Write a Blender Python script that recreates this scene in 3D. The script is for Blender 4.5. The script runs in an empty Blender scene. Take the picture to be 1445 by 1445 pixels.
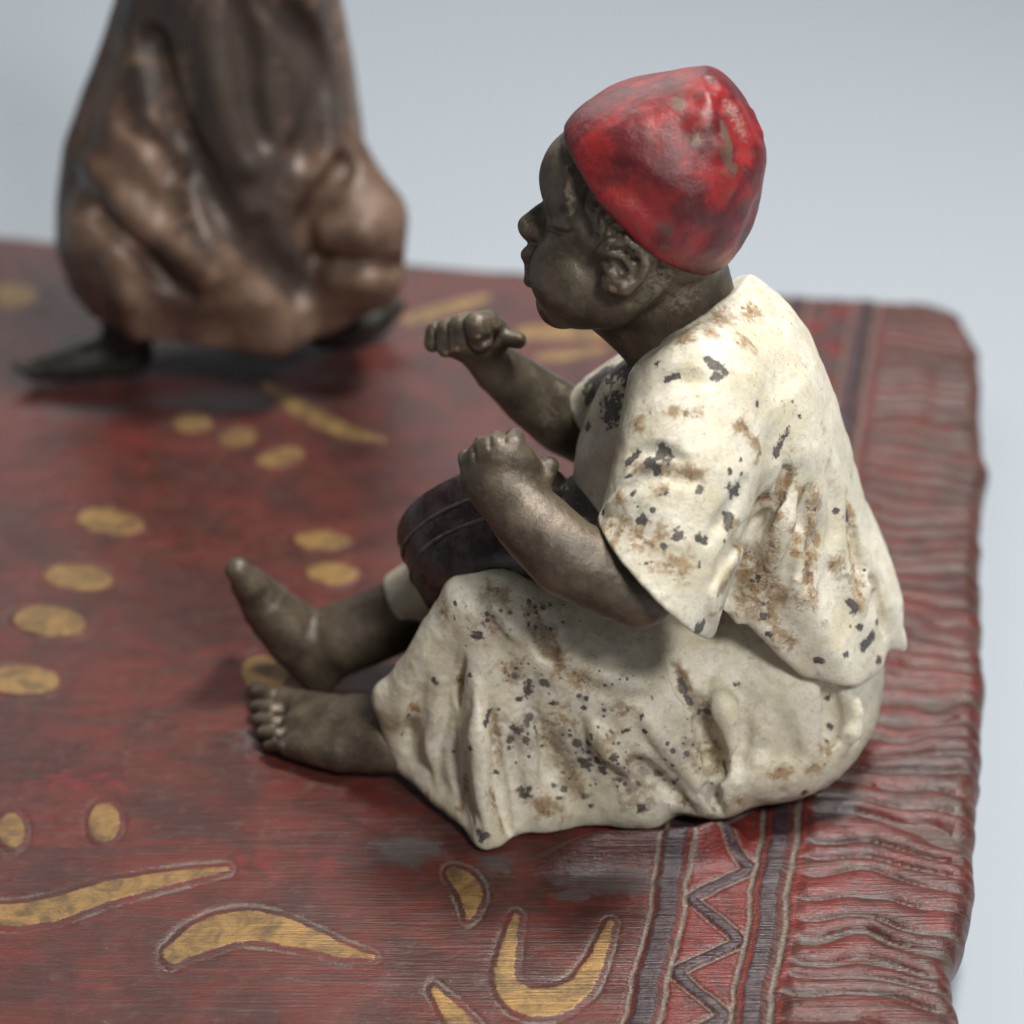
import bpy, math, random
import numpy as np

# ------------------------------------------------------------------ units and camera model
# Working unit: 1/14000 m (one photo pixel at 25 cm); the whole bronze is about 17 cm across.
S = 1.0 / 14000.0
FPX = 3500.0
TH = math.radians(32.0)
CAM = np.array([722.0, -2789.0, 2142.0])
FW = np.array([0, math.cos(TH), -math.sin(TH)])
UP = np.array([0, math.sin(TH), math.cos(TH)])
RT = np.array([1.0, 0, 0])

def ray(u, v):
    return FW + (u - 722) / FPX * RT + (722 - v) / FPX * UP
def P(u, v, Y):                     # photo direction met at the upright plane y = Y
    d = ray(u, v); t = (Y - CAM[1]) / d[1]; return CAM + t * d
def PZ(u, v, z=0.0):                # photo direction met at height z
    d = ray(u, v); t = (z - CAM[2]) / d[2]; return CAM + t * d
def rs(p):                          # units per photo pixel at the depth of p
    return float((np.asarray(p) - CAM) @ FW) / FPX

scn = bpy.context.scene
col = scn.collection
cd = bpy.data.cameras.new('camera'); cam = bpy.data.objects.new('camera', cd); col.objects.link(cam)
cd.sensor_width = 36.0; cd.lens = FPX / 1445.0 * 36.0
cam.location = [c * S for c in CAM]; cam.rotation_euler = (math.radians(90 - 32), 0, 0)
cd.clip_start = 0.01; cd.clip_end = 50.0
cd.dof.use_dof = True
cd.dof.focus_distance = 3165 * S
cd.dof.aperture_fstop = 19.5
scn.camera = cam

w = bpy.data.worlds.new('World'); scn.world = w; w.use_nodes = True
w.node_tree.nodes['Background'].inputs[0].default_value = (0.96, 0.98, 1.0, 1)
w.node_tree.nodes['Background'].inputs[1].default_value = 0.11

def area(name, loc, target, size, power, color):
    ld = bpy.data.lights.new(name, 'AREA'); ld.shape = 'RECTANGLE'; ld.size = size[0] * S; ld.size_y = size[1] * S
    ld.energy = power; ld.color = color
    o = bpy.data.objects.new(name, ld); col.objects.link(o)
    from mathutils import Vector
    o.location = Vector(loc) * S
    d = Vector(target) * S - o.location
    o.rotation_euler = d.to_track_quat('-Z', 'Y').to_euler()
    return o
area('ceiling_lamp', (1900, 700, 4500), (800, 200, 200), (900, 900), 1.35, (1.0, 0.97, 0.93))
area('front_lamp', (2700, -3900, 5000), (950, 0, 300), (1100, 1100), 1.45, (1.0, 0.97, 0.94))
area('backdrop_fill', (-200, 5400, 3300), (500, 2300, -150), (3600, 1300), 0.42, (1.0, 0.98, 0.95))  # added fill light out of view, brightens the backdrop and the carpet sheen

scn.view_settings.view_transform = 'Standard'; scn.view_settings.look = 'None'
scn.view_settings.gamma = 1.0; scn.view_settings.exposure = -0.12
scn.view_settings.use_curve_mapping = False
scn.render.engine = 'CYCLES'

# ------------------------------------------------------------------ numpy noise
_rng = np.random.RandomState(7)
_LAT = _rng.rand(64, 64, 64).astype(np.float32)
def vnoise(x, y, z):
    xi = np.floor(x).astype(np.int64); yi = np.floor(y).astype(np.int64); zi = np.floor(z).astype(np.int64)
    fx = x - xi; fy = y - yi; fz = z - zi
    fx = fx * fx * (3 - 2 * fx); fy = fy * fy * (3 - 2 * fy); fz = fz * fz * (3 - 2 * fz)
    r = 0
    for dx in (0, 1):
        for dy in (0, 1):
            for dz in (0, 1):
                r = r + _LAT[(xi + dx) & 63, (yi + dy) & 63, (zi + dz) & 63] * \
                    (fx if dx else 1 - fx) * (fy if dy else 1 - fy) * (fz if dz else 1 - fz)
    return r * 2 - 1
def fbm(x, y, z, o=3):
    r = 0; a = 1.0; s = 0
    for i in range(o):
        r = r + a * vnoise(x * 2 ** i + 17.3 * i, y * 2 ** i + 5.1 * i, z * 2 ** i + 9.7 * i); s += a; a *= 0.5
    return r / s
def sstep(a, b, x):
    t = np.clip((x - a) / (b - a), 0, 1); return t * t * (3 - 2 * t)

# ------------------------------------------------------------------ materials
class NT:
    def __init__(self, name):
        self.m = bpy.data.materials.new(name); self.m.use_nodes = True
        self.t = self.m.node_tree; self.n = self.t.nodes; self.l = self.t.links
        self.b = self.n['Principled BSDF']
        tc = self.n.new('ShaderNodeTexCoord'); mp = self.n.new('ShaderNodeVectorMath'); mp.operation = 'SCALE'
        mp.inputs['Scale'].default_value = 1.0 / S / 100.0      # coordinates in hundreds of units
        self.l.new(tc.outputs['Object'], mp.inputs[0]); self.co = mp.outputs[0]
    def put(self, sock, v):
        if hasattr(v, 'is_linked'): self.l.new(v, sock)
        elif isinstance(v, tuple) and len(v) == 3 and sock.type == 'RGBA': sock.default_value = (*v, 1)
        else: sock.default_value = v
    def noise(self, scale, detail=4, rough=0.6, dist=0.0, stretch=None, off=0.0):
        n = self.n.new('ShaderNodeTexNoise'); n.inputs['Scale'].default_value = scale
        n.inputs['Detail'].default_value = detail; n.inputs['Roughness'].default_value = rough
        n.inputs['Distortion'].default_value = dist
        co = self.co
        if stretch or off:
            m = self.n.new('ShaderNodeMapping'); self.l.new(co, m.inputs[0])
            if stretch: m.inputs['Scale'].default_value = stretch[:3]
            if stretch and len(stretch) > 3: m.inputs['Rotation'].default_value = (0, 0, stretch[3])
            m.inputs['Location'].default_value = (off, off * 1.7, -off)
            co = m.outputs[0]
        self.l.new(co, n.inputs['Vector']); return n.outputs['Fac']
    def voro(self, scale, feature='F1', rnd=1.0):
        n = self.n.new('ShaderNodeTexVoronoi'); n.feature = feature
        n.inputs['Scale'].default_value = scale; n.inputs['Randomness'].default_value = rnd
        self.l.new(self.co, n.inputs['Vector']); return n.outputs['Distance'], n.outputs['Color']
    def ramp(self, x, a, b):         # smooth map a..b to 0..1
        n = self.n.new('ShaderNodeMapRange'); n.interpolation_type = 'SMOOTHSTEP'
        self.put(n.inputs['Value'], x); n.inputs['From Min'].default_value = a; n.inputs['From Max'].default_value = b
        return n.outputs[0]
    def math(self, op, a, b=0.0):
        n = self.n.new('ShaderNodeMath'); n.operation = op; self.put(n.inputs[0], a); self.put(n.inputs[1], b); return n.outputs[0]
    def mix(self, f, a, b):
        n = self.n.new('ShaderNodeMix'); n.data_type = 'RGBA'
        self.put(n.inputs[0], f); self.put(n.inputs[6], a); self.put(n.inputs[7], b); return n.outputs[2]
    def attr(self, name):
        n = self.n.new('ShaderNodeAttribute'); n.attribute_name = name; return n
    def sep(self, c):
        n = self.n.new('ShaderNodeSeparateColor'); self.l.new(c, n.inputs[0]); return n.outputs
    def bump(self, h, strength, dist, prev=None):
        n = self.n.new('ShaderNodeBump'); n.inputs['Strength'].default_value = strength
        n.inputs['Distance'].default_value = dist * S
        self.l.new(h, n.inputs['Height'])
        if prev: self.l.new(prev, n.inputs['Normal'])
        return n.outputs[0]
    def out(self, color, rough, metal=0.0, normal=None, spec=0.5, coat=None):
        b = self.b
        self.put(b.inputs['Base Color'], color); self.put(b.inputs['Roughness'], rough); self.put(b.inputs['Metallic'], metal)
        b.inputs['Specular IOR Level'].default_value = spec
        if coat: b.inputs['Coat Weight'].default_value = coat[0]; b.inputs['Coat Roughness'].default_value = coat[1]
        if normal: self.l.new(normal, b.inputs['Normal'])
        return self.m

def mat_bronze():
    k = NT('patinated_bronze')
    n1 = k.noise(2.2, 6, 0.65); n2 = k.noise(14, 5, 0.7, off=3); n3 = k.noise(55, 3, 0.6, off=8)
    c = k.mix(k.ramp(n1, 0.35, 0.68), (0.068, 0.053, 0.035), (0.148, 0.115, 0.077))
    c = k.mix(k.math('MULTIPLY', k.ramp(n2, 0.52, 0.75), 0.65), c, (0.17, 0.15, 0.125))
    c = k.mix(k.math('MULTIPLY', k.ramp(n3, 0.62, 0.75), 0.4), c, (0.24, 0.21, 0.18))
    a = k.attr('mask'); s = k.sep(a.outputs['Color'])
    dn = k.math('ADD', s[0], k.math('MULTIPLY', k.math('SUBTRACT', n2, 0.5), 2.6))
    dust = k.ramp(dn, 0.35, 0.95)
    c = k.mix(k.math('MULTIPLY', dust, 0.8), c, (0.25, 0.20, 0.15))
    gl = k.ramp(k.math('ADD', s[1], k.math('MULTIPLY', k.math('SUBTRACT', n2, 0.5), 0.9)), 0.45, 0.6)
    c = k.mix(k.math('MULTIPLY', gl, 0.7), c, (0.36, 0.27, 0.14))
    nb = k.bump(n2, 0.35, 3.0); nb = k.bump(n3, 0.3, 1.2, nb)
    r = k.math('ADD', 0.24, k.math('MULTIPLY', n2, 0.30))
    return k.out(c, r, 0.30, nb, 0.6)

def mat_cap():
    k = NT('worn_red_paint')
    n1 = k.noise(1.8, 6, 0.65, 0.4); n2 = k.noise(5.5, 6, 0.7, off=4); n3 = k.noise(30, 4, 0.65, off=2)
    c = k.mix(k.ramp(n1, 0.40, 0.62), (0.095, 0.011, 0.014), (0.26, 0.018, 0.019))
    c = k.mix(k.math('MULTIPLY', k.ramp(n2, 0.50, 0.72), 0.75), c, (0.135, 0.048, 0.042))
    c = k.mix(k.math('MULTIPLY', k.ramp(n3, 0.55, 0.8), 0.35), c, (0.24, 0.09, 0.085))
    s = k.sep(k.attr('mask').outputs['Color'])
    wear = k.ramp(k.math('ADD', s[0], k.math('MULTIPLY', k.math('SUBTRACT', n2, 0.5), 4.0)), 0.40, 1.0)
    c = k.mix(k.math('MULTIPLY', wear, 0.9), c, (0.125, 0.085, 0.06))
    pk = k.ramp(k.math('ADD', s[1], k.math('MULTIPLY', k.math('SUBTRACT', n3, 0.5), 3.0)), 0.40, 0.9)
    c = k.mix(k.math('MULTIPLY', pk, 0.8), c, (0.30, 0.16, 0.135))
    dk = k.ramp(k.math('ADD', s[2], k.math('MULTIPLY', k.math('SUBTRACT', n2, 0.5), 3.0)), 0.35, 0.9)
    c = k.mix(k.math('MULTIPLY', dk, 0.7), c, (0.085, 0.045, 0.04))
    nb = k.bump(n2, 0.4, 4.0); nb = k.bump(n3, 0.35, 1.6, nb)
    r = k.math('ADD', 0.24, k.math('MULTIPLY', n2, 0.28))
    return k.out(c, r, 0.0, nb, 0.5)

def mat_cream(name, spots):
    k = NT(name)
    n1 = k.noise(1.6, 6, 0.65, 0.3); n2 = k.noise(5.0, 7, 0.72, 0.3, off=6); n3 = k.noise(22, 5, 0.7, off=1); n4 = k.noise(9, 8, 0.75, off=13)
    c = k.mix(k.ramp(n1, 0.35, 0.65), (0.63, 0.575, 0.42), (0.75, 0.71, 0.59))
    c = k.mix(k.math('MULTIPLY', k.ramp(n3, 0.50, 0.70), 0.6), c, (0.47, 0.46, 0.39))
    c = k.mix(k.math('MULTIPLY', k.ramp(n4, 0.53, 0.66), 0.5), c, (0.47, 0.36, 0.20))
    m1 = k.noise(3.4, 7, 0.7, 0.8, off=21); m2 = k.noise(7.5, 6, 0.7, 0.5, off=31)
    c = k.mix(k.math('MULTIPLY', k.ramp(m1, 0.50, 0.66), 0.45 if spots > 0.1 else 0.3), c, (0.48, 0.49, 0.46))
    c = k.mix(k.math('MULTIPLY', k.ramp(m2, 0.52, 0.66), 0.5 if spots > 0.1 else 0.35), c, (0.48, 0.38, 0.23))
    c = k.mix(k.math('MULTIPLY', k.ramp(m2, 0.30, 0.42), 0.0), c, (0.8, 0.78, 0.68))
    s = k.sep(k.attr('mask').outputs['Color'])
    st = k.math('ADD', s[1], k.math('MULTIPLY', k.math('SUBTRACT', n2, 0.5), 3.2))
    c = k.mix(k.math('MULTIPLY', k.ramp(st, 0.25, 0.90), 0.85), c, (0.31, 0.195, 0.09))
    st2 = k.math('ADD', k.math('MULTIPLY', s[1], 1.0), k.math('MULTIPLY', k.math('SUBTRACT', n4, 0.5), 3.6))
    c = k.mix(k.math('MULTIPLY', k.ramp(st2, 0.68, 1.05), 0.8), c, (0.19, 0.105, 0.05))
    gr = k.math('ADD', s[2], k.math('MULTIPLY', k.math('SUBTRACT', n2, 0.5), 3.2))
    c = k.mix(k.math('MULTIPLY', k.ramp(gr, 0.35, 1.0), 0.6), c, (0.36, 0.35, 0.31))
    # paint chips down to the dark metal
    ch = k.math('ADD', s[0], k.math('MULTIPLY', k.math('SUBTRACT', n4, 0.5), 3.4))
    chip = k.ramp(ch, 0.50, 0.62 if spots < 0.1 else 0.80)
    # scattered small pits, thick where the mask says so
    d, vc = k.voro(4.6); d2, vc2 = k.voro(11)
    rr = k.sep(vc)[0]; rr2 = k.sep(vc2)[0]
    dens = k.math('MULTIPLY', s[2], 1.0)
    wob = k.math('MULTIPLY', k.math('SUBTRACT', n3, 0.5), 0.35)
    lim = k.math('SUBTRACT', k.math('MULTIPLY', k.math('ADD', dens, spots), rr), 0.22)
    p1 = k.ramp(k.math('SUBTRACT', k.math('MULTIPLY', lim, 0.66), k.math('ADD', d, wob)), -0.05, 0.10)
    lim2 = k.math('SUBTRACT', k.math('MULTIPLY', k.math('ADD', dens, spots * 1.1), rr2), 0.25)
    p2 = k.ramp(k.math('SUBTRACT', k.math('MULTIPLY', lim2, 0.75), k.math('ADD', d2, wob)), 0.0, 0.06)
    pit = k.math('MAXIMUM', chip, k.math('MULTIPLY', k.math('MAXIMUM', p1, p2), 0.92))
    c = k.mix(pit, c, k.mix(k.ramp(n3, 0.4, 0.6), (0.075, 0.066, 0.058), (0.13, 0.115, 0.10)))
    hgt = k.math('SUBTRACT', k.math('MULTIPLY', n3, 0.5), k.math('MULTIPLY', pit, 0.8))
    nb = k.bump(n2, 0.35, 5.0); nb = k.bump(hgt, 0.6, 2.2, nb)
    r = k.math('ADD', 0.17, k.math('ADD', k.math('MULTIPLY', n2, 0.26), k.math('MULTIPLY', pit, 0.15)))
    return k.out(c, r, 0.0, nb, 0.5)

def mat_robe():
    k = NT('copper_brown_paint')
    n1 = k.noise(1.1, 5, 0.6); n2 = k.noise(5, 5, 0.7, off=5)
    c = k.mix(k.ramp(n1, 0.35, 0.65), (0.090, 0.054, 0.038), (0.20, 0.128, 0.090))
    c = k.mix(k.math('MULTIPLY', k.ramp(n2, 0.5, 0.7), 0.6), c, (0.060, 0.042, 0.034))
    s = k.sep(k.attr('mask').outputs['Color'])
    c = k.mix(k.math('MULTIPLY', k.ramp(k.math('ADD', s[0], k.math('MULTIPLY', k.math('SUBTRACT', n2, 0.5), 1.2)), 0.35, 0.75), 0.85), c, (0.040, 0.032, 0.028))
    nb = k.bump(n2, 0.3, 6.0)
    return k.out(c, 0.42, 0.1, nb, 0.45)

def mat_simple(name, c1, c2, rough, metal=0.0, sc=6, bump=2.0):
    k = NT(name); n1 = k.noise(sc, 5, 0.65); n2 = k.noise(sc * 5, 4, 0.65, off=4)
    c = k.mix(k.ramp(n1, 0.4, 0.65), c1, c2)
    nb = k.bump(n2, 0.35, bump)
    return k.out(c, k.math('ADD', rough, k.math('MULTIPLY', n1, 0.2)), metal, nb)

def mat_rug():
    k = NT('painted_bronze_rug')
    A = math.radians(9)
    wv = k.noise(7.0, 6, 0.68, 0.0, (0.10, 1.0, 1.0, A)); wv2 = k.noise(26, 3, 0.6, 0.0, (0.035, 1.0, 1.0, A), off=3)
    n1 = k.noise(0.9, 6, 0.62, 0.5); n2 = k.noise(5, 6, 0.7, off=7); n3 = k.noise(26, 4, 0.65, off=2)
    s = k.sep(k.attr('mask').outputs['Color']); q = k.sep(k.attr('mask2').outputs['Color'])
    gold, line, bar = s[0], s[1], s[2]; groove, stain, redp = q[0], q[1], q[2]
    red = k.mix(k.ramp(n1, 0.38, 0.62), (0.058, 0.015, 0.011), (0.124, 0.020, 0.0145))
    c = k.mix(k.math('MULTIPLY', k.ramp(wv, 0.46, 0.62), 0.6), red, (0.048, 0.021, 0.017))
    c = k.mix(k.math('MULTIPLY', k.ramp(wv2, 0.50, 0.68), 0.32), c, (0.130, 0.068, 0.056))
    c = k.mix(k.math('MULTIPLY', k.ramp(n2, 0.52, 0.70), 0.5), c, (0.100, 0.062, 0.052))
    rp = k.ramp(k.math('ADD', redp, k.math('MULTIPLY', k.math('SUBTRACT', n2, 0.5), 3.0)), 0.40, 0.95)
    c = k.mix(k.math('MULTIPLY', rp, 0.8), c, (0.165, 0.017, 0.014))
    gm = k.ramp(k.math('ADD', groove, k.math('MULTIPLY', k.math('SUBTRACT', n2, 0.5), 2.4)), 0.35, 0.85)
    c = k.mix(k.math('MULTIPLY', k.math('MULTIPLY', gm, k.ramp(wv, 0.30, 0.60)), 0.85), c, k.mix(k.ramp(n3, 0.35, 0.65), (0.066, 0.052, 0.042), (0.115, 0.096, 0.078)))
    bm = k.ramp(k.math('ADD', bar, k.math('MULTIPLY', k.math('SUBTRACT', n3, 0.5), 1.6)), 0.40, 0.70)
    c = k.mix(bm, c, k.mix(k.ramp(n2, 0.45, 0.7), (0.034, 0.018, 0.022), (0.085, 0.060, 0.066)))
    sm = k.ramp(k.math('ADD', stain, k.math('MULTIPLY', k.math('SUBTRACT', n2, 0.5), 1.1)), 0.38, 0.70)
    c = k.mix(k.math('MULTIPLY', sm, 0.85), c, (0.082, 0.068, 0.068))
    lm = k.ramp(k.math('ADD', line, k.math('MULTIPLY', k.math('SUBTRACT', k.math('ADD', k.math('MULTIPLY', n3, 0.6), k.math('MULTIPLY', n2, 0.4)), 0.5), 2.6)), 0.34, 0.85)
    c = k.mix(k.math('MULTIPLY', lm, 0.85), c, k.mix(k.ramp(n2, 0.4, 0.6), (0.20, 0.172, 0.138), (0.125, 0.105, 0.085)))
    gd = k.ramp(k.math('ADD', gold, k.math('ADD', k.math('MULTIPLY', k.math('SUBTRACT', n3, 0.5), 2.0), k.math('MULTIPLY', k.math('SUBTRACT', n2, 0.5), 1.6))), 0.30, 0.85)
    gc = k.mix(k.ramp(k.noise(3.0, 6, 0.7, 0.6, off=17), 0.38, 0.66), (0.36, 0.215, 0.075), (0.15, 0.098, 0.045)); gc = k.mix(k.math('MULTIPLY', k.ramp(wv2, 0.5, 0.7), 0.25), gc, (0.16, 0.10, 0.055))
    c = k.mix(k.math('MULTIPLY', gd, 0.95), c, gc)
    nb = k.bump(wv2, 0.5, 4.0); nb = k.bump(wv, 0.4, 5.0, nb); nb = k.bump(n2, 0.3, 3.5, nb); nb = k.bump(n3, 0.3, 1.3, nb)
    r = k.math('ADD', 0.22, k.math('MULTIPLY', n2, 0.26))
    return k.out(c, r, k.math('MULTIPLY', gd, 0.3), nb, 0.52)

def mat_backdrop():
    k = NT('pale_blue_grey_paper'); n = k.noise(0.02, 3, 0.5); n2 = k.noise(6, 4, 0.6)
    c = k.mix(n, (0.385, 0.43, 0.475), (0.395, 0.44, 0.485))
    return k.out(c, 0.8, 0.0, k.bump(n2, 0.08, 1.0), 0.2)

M = dict(bronze=mat_bronze(), cap=mat_cap(), tunic=mat_cream('cream_paint', 0.02), skirt=mat_cream('speckled_cream_paint', 0.22),
         robe=mat_robe(), rug=mat_rug(), backdrop=mat_backdrop(),
         drum=mat_simple('dark_purple_paint', (0.036, 0.021, 0.022), (0.085, 0.064, 0.06), 0.18, 0.1, 3.5),
         band=mat_simple('worn_band_paint', (0.15, 0.115, 0.095), (0.07, 0.05, 0.045), 0.5),
         drumskin=mat_simple('grey_drum_skin', (0.10, 0.085, 0.075), (0.16, 0.14, 0.125), 0.5),
         dark=mat_simple('dark_patina', (0.018, 0.018, 0.014), (0.05, 0.05, 0.04), 0.4, 0.2))

# ------------------------------------------------------------------ mesh helpers
def mesh_np(name, V, Fq, mat, parent=None, masks=None, normals=None, smooth=True):
    V = np.asarray(V, np.float64); Fq = np.asarray(Fq, np.int32)
    off = np.zeros(3)
    if parent is not None: off = np.array(parent.get('_o', (0, 0, 0)), float)
    me = bpy.data.meshes.new(name)
    nv, nf, k = len(V), len(Fq), Fq.shape[1]
    me.vertices.add(nv); me.vertices.foreach_set('co', ((V - off) * S).astype(np.float32).ravel())
    me.loops.add(nf * k); me.loops.foreach_set('vertex_index', Fq.ravel())
    me.polygons.add(nf); me.polygons.foreach_set('loop_start', np.arange(0, nf * k, k, dtype=np.int32))
    try: me.polygons.foreach_set('loop_total', np.full(nf, k, np.int32))
    except Exception: pass
    me.update(calc_edges=True)
    me.polygons.foreach_set('use_smooth', np.full(nf, smooth, bool))
    for an, arr in (masks or {}).items():
        at = me.color_attributes.new(an, 'FLOAT_COLOR', 'POINT')
        c = np.ones((nv, 4), np.float32); c[:, :arr.shape[1]] = arr
        at.data.foreach_set('color', c.ravel())
    me.materials.append(mat)
    if normals is not None: me.normals_split_custom_set_from_vertices(normals.tolist())
    me.update()
    o = bpy.data.objects.new(name, me); col.objects.link(o)
    if parent is not None: o.parent = parent
    return o

def empty(name, loc, label, cat):
    o = bpy.data.objects.new(name, None); col.objects.link(o)
    o.location = [c * S for c in loc]; o['_o'] = [float(c) for c in loc]
    o.empty_display_size = 0.005
    o['label'] = label; o['category'] = cat
    return o

# ------------------------------------------------------------------ signed distance volumes
def smin(a, b, k):
    if k <= 0: return np.minimum(a, b)
    h = np.maximum(k - np.abs(a - b), 0) / k
    return np.minimum(a, b) - h * h * k * 0.25
def smax(a, b, k): return -smin(-a, -b, k)

class Vol:
    def __init__(self, lo, hi, h):
        self.lo = np.array(lo, float); self.h = h
        self.n = np.ceil((np.array(hi, float) - self.lo) / h).astype(int) + 1
        self.F = np.full(self.n, 60.0, np.float32)
        self.ax = [self.lo[i] + h * np.arange(self.n[i]) for i in range(3)]
    def sub(self, lo, hi):
        i0 = np.clip(np.floor((np.asarray(lo) - self.lo) / self.h).astype(int), 0, self.n)
        i1 = np.clip(np.ceil((np.asarray(hi) - self.lo) / self.h).astype(int) + 1, 0, self.n)
        sl = tuple(slice(a, b) for a, b in zip(i0, i1))
        X = self.ax[0][sl[0]][:, None, None].astype(np.float32); Y = self.ax[1][sl[1]][None, :, None].astype(np.float32)
        Z = self.ax[2][sl[2]][None, None, :].astype(np.float32)
        return sl, X, Y, Z
    def seg_d(self, X, Y, Z, a, b, ra, rb):
        ba = b - a; L = float(ba @ ba) + 1e-9
        t = np.clip(((X - a[0]) * ba[0] + (Y - a[1]) * ba[1] + (Z - a[2]) * ba[2]) / L, 0, 1)
        dx = X - a[0] - t * ba[0]; dy = Y - a[1] - t * ba[1]; dz = Z - a[2] - t * ba[2]
        return np.sqrt(dx * dx + dy * dy + dz * dz) - (ra + t * (rb - ra))
    def chain(self, pts, k=12, op='u', px=True):
        """pts: list of (point, radius); radius in photo pixels at that depth"""
        q = [(np.asarray(p, float), r * (rs(p) if px else 1.0)) for p, r in pts]
        if len(q) == 1: q = q * 2
        R = max(r for _, r in q); pad = R + k + 8
        A = np.array([p for p, _ in q]); sl, X, Y, Z = self.sub(A.min(0) - pad, A.max(0) + pad)
        if min(self.F[sl].shape) == 0: return
        d = None
        for (a, ra), (b, rb) in zip(q[:-1], q[1:]):
            e = self.seg_d(X, Y, Z, a, b, ra, rb); d = e if d is None else np.minimum(d, e)
        self.F[sl] = smin(self.F[sl], d, k) if op == 'u' else smax(self.F[sl], -d, k)
    def ell(self, c, r, k=12, op='u', R=None):
        c = np.asarray(c, float); r = np.asarray(r, float); pad = r.max() + k + 8
        sl, X, Y, Z = self.sub(c - pad, c + pad)
        x, y, z = X - c[0], Y - c[1], Z - c[2]
        if R is not None:
            x, y, z = (R[0, 0] * x + R[1, 0] * y + R[2, 0] * z, R[0, 1] * x + R[1, 1] * y + R[2, 1] * z, R[0, 2] * x + R[1, 2] * y + R[2, 2] * z)
        k0 = np.sqrt((x / r[0]) ** 2 + (y / r[1]) ** 2 + (z / r[2]) ** 2); k1 = np.sqrt((x / r[0] ** 2) ** 2 + (y / r[1] ** 2) ** 2 + (z / r[2] ** 2) ** 2)
        d = k0 * (k0 - 1) / (k1 + 1e-6)
        self.F[sl] = smin(self.F[sl], d, k) if op == 'u' else smax(self.F[sl], -d, k)
    def tri(self, a, b, c, r, k=12):
        """flat panel of cloth: distance to a triangle minus a radius (px)"""
        a, b, c = (np.asarray(t, float) for t in (a, b, c)); r = r * rs(a)
        A = np.array([a, b, c]); sl, X, Y, Z = self.sub(A.min(0) - r - k - 8, A.max(0) + r + k + 8)
        n = np.cross(b - a, c - a); n = n / np.linalg.norm(n)
        d = np.minimum(np.minimum(self.seg_d(X, Y, Z, a, b, 0, 0), self.seg_d(X, Y, Z, b, c, 0, 0)), self.seg_d(X, Y, Z, c, a, 0, 0))
        ins = None
        for p, q in ((a, b), (b, c), (c, a)):
            m = np.cross(n, q - p); t = ((X - p[0]) * m[0] + (Y - p[1]) * m[1] + (Z - p[2]) * m[2]) >= 0
            ins = t if ins is None else ins & t
        pd = np.abs((X - a[0]) * n[0] + (Y - a[1]) * n[1] + (Z - a[2]) * n[2])
        self.F[sl] = smin(self.F[sl], (np.where(ins, pd, d) - r).astype(np.float32), k)
    def func(self, fn, k=0, op='u'):
        sl, X, Y, Z = self.sub(self.lo, self.lo + self.n * self.h); d = fn(X, Y, Z)
        self.F = (smin(self.F, d, k) if op == 'u' else smax(self.F, d, k)).astype(np.float32)
    def plane(self, p, n, k=6):      # keep the side the normal points away from
        n = np.asarray(n, float) / np.linalg.norm(n); p = np.asarray(p, float)
        self.func(lambda X, Y, Z: (X - p[0]) * n[0] + (Y - p[1]) * n[1] + (Z - p[2]) * n[2], k, 'i')
    def val(self, Q):
        g = (np.asarray(Q) - self.lo) / self.h; g = np.clip(g, 0, self.n - 1.001)
        i = np.floor(g).astype(int); f = g - i; r = 0
        for dx in (0, 1):
            for dy in (0, 1):
                for dz in (0, 1):
                    r = r + self.F[i[:, 0] + dx, i[:, 1] + dy, i[:, 2] + dz] * (f[:, 0] if dx else 1 - f[:, 0]) * (f[:, 1] if dy else 1 - f[:, 1]) * (f[:, 2] if dz else 1 - f[:, 2])
        return r
    def grad(self, Q):
        h = self.h * 0.75; g = np.zeros((len(Q), 3))
        for i in range(3):
            e = np.zeros(3); e[i] = h; g[:, i] = self.val(Q + e) - self.val(Q - e)
        return g / (np.linalg.norm(g, axis=1, keepdims=True) + 1e-9)
    def hit(self, u, v, tmax=None):
        d = ray(u, v); ts = []
        for i in range(3):
            if abs(d[i]) > 1e-6:
                a = (self.lo[i] - CAM[i]) / d[i]; b = (self.lo[i] + (self.n[i] - 1) * self.h - CAM[i]) / d[i]; ts.append((min(a, b), max(a, b)))
        t0 = max(a for a, _ in ts); t1 = min(b for _, b in ts)
        if t1 <= t0: return None
        T = np.arange(t0, t1, self.h * 0.5); f = self.val(CAM + T[:, None] * d)
        w = np.where(f < 0)[0]
        if len(w) == 0: return None
        i = w[0]
        if i == 0: return CAM + T[0] * d
        t = T[i - 1] + (T[i] - T[i - 1]) * f[i - 1] / (f[i - 1] - f[i]); return CAM + t * d
    gain = 1.0; taper = False
    def mark(self, pts, r, depth, k=6, op='s'):
        """groove (s) or ridge (u) along surface points given in photo pixels; pts (u,v) or (u,v,r,depth)"""
        q = []
        full = [tuple(p[:2]) + ((p[2], p[3]) if len(p) > 3 else (r, depth)) for p in pts]
        n_ = len(full)
        if n_ > 1:
            t = np.linspace(0, n_ - 1, 7 * (n_ - 1) + 1); A_ = np.array(full, float)
            A_ = np.stack([np.interp(t, np.arange(n_), A_[:, i]) for i in range(4)], 1)
            for _ in range(6): A_[1:-1] = 0.5 * A_[1:-1] + 0.25 * (A_[:-2] + A_[2:])
            if self.taper:
                e = np.minimum(t, n_ - 1 - t) / (n_ - 1); w_ = 0.12 + 0.88 * sstep(0, 0.32, e)
                wob = 1 + 0.22 * np.sin(t * 2.3 + full[0][0])
                A_[:, 3] *= w_ * wob; A_[:, 2] *= 0.45 + 0.55 * w_
            full = [tuple(a) for a in A_]
        hits = [self.hit(p[0], p[1]) for p in full]
        for p, h in zip(full, hits):
            if h is None: continue
            rr = p[2]; dd = p[3] * self.gain; rr = max(rr, dd * 0.8)
            n = self.grad(h[None])[0]; s = rs(h)
            q.append((h + n * ((rr - dd) if op == 's' else (dd - rr)) * s, rr))
        if q: self.chain(q, k, op)
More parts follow.
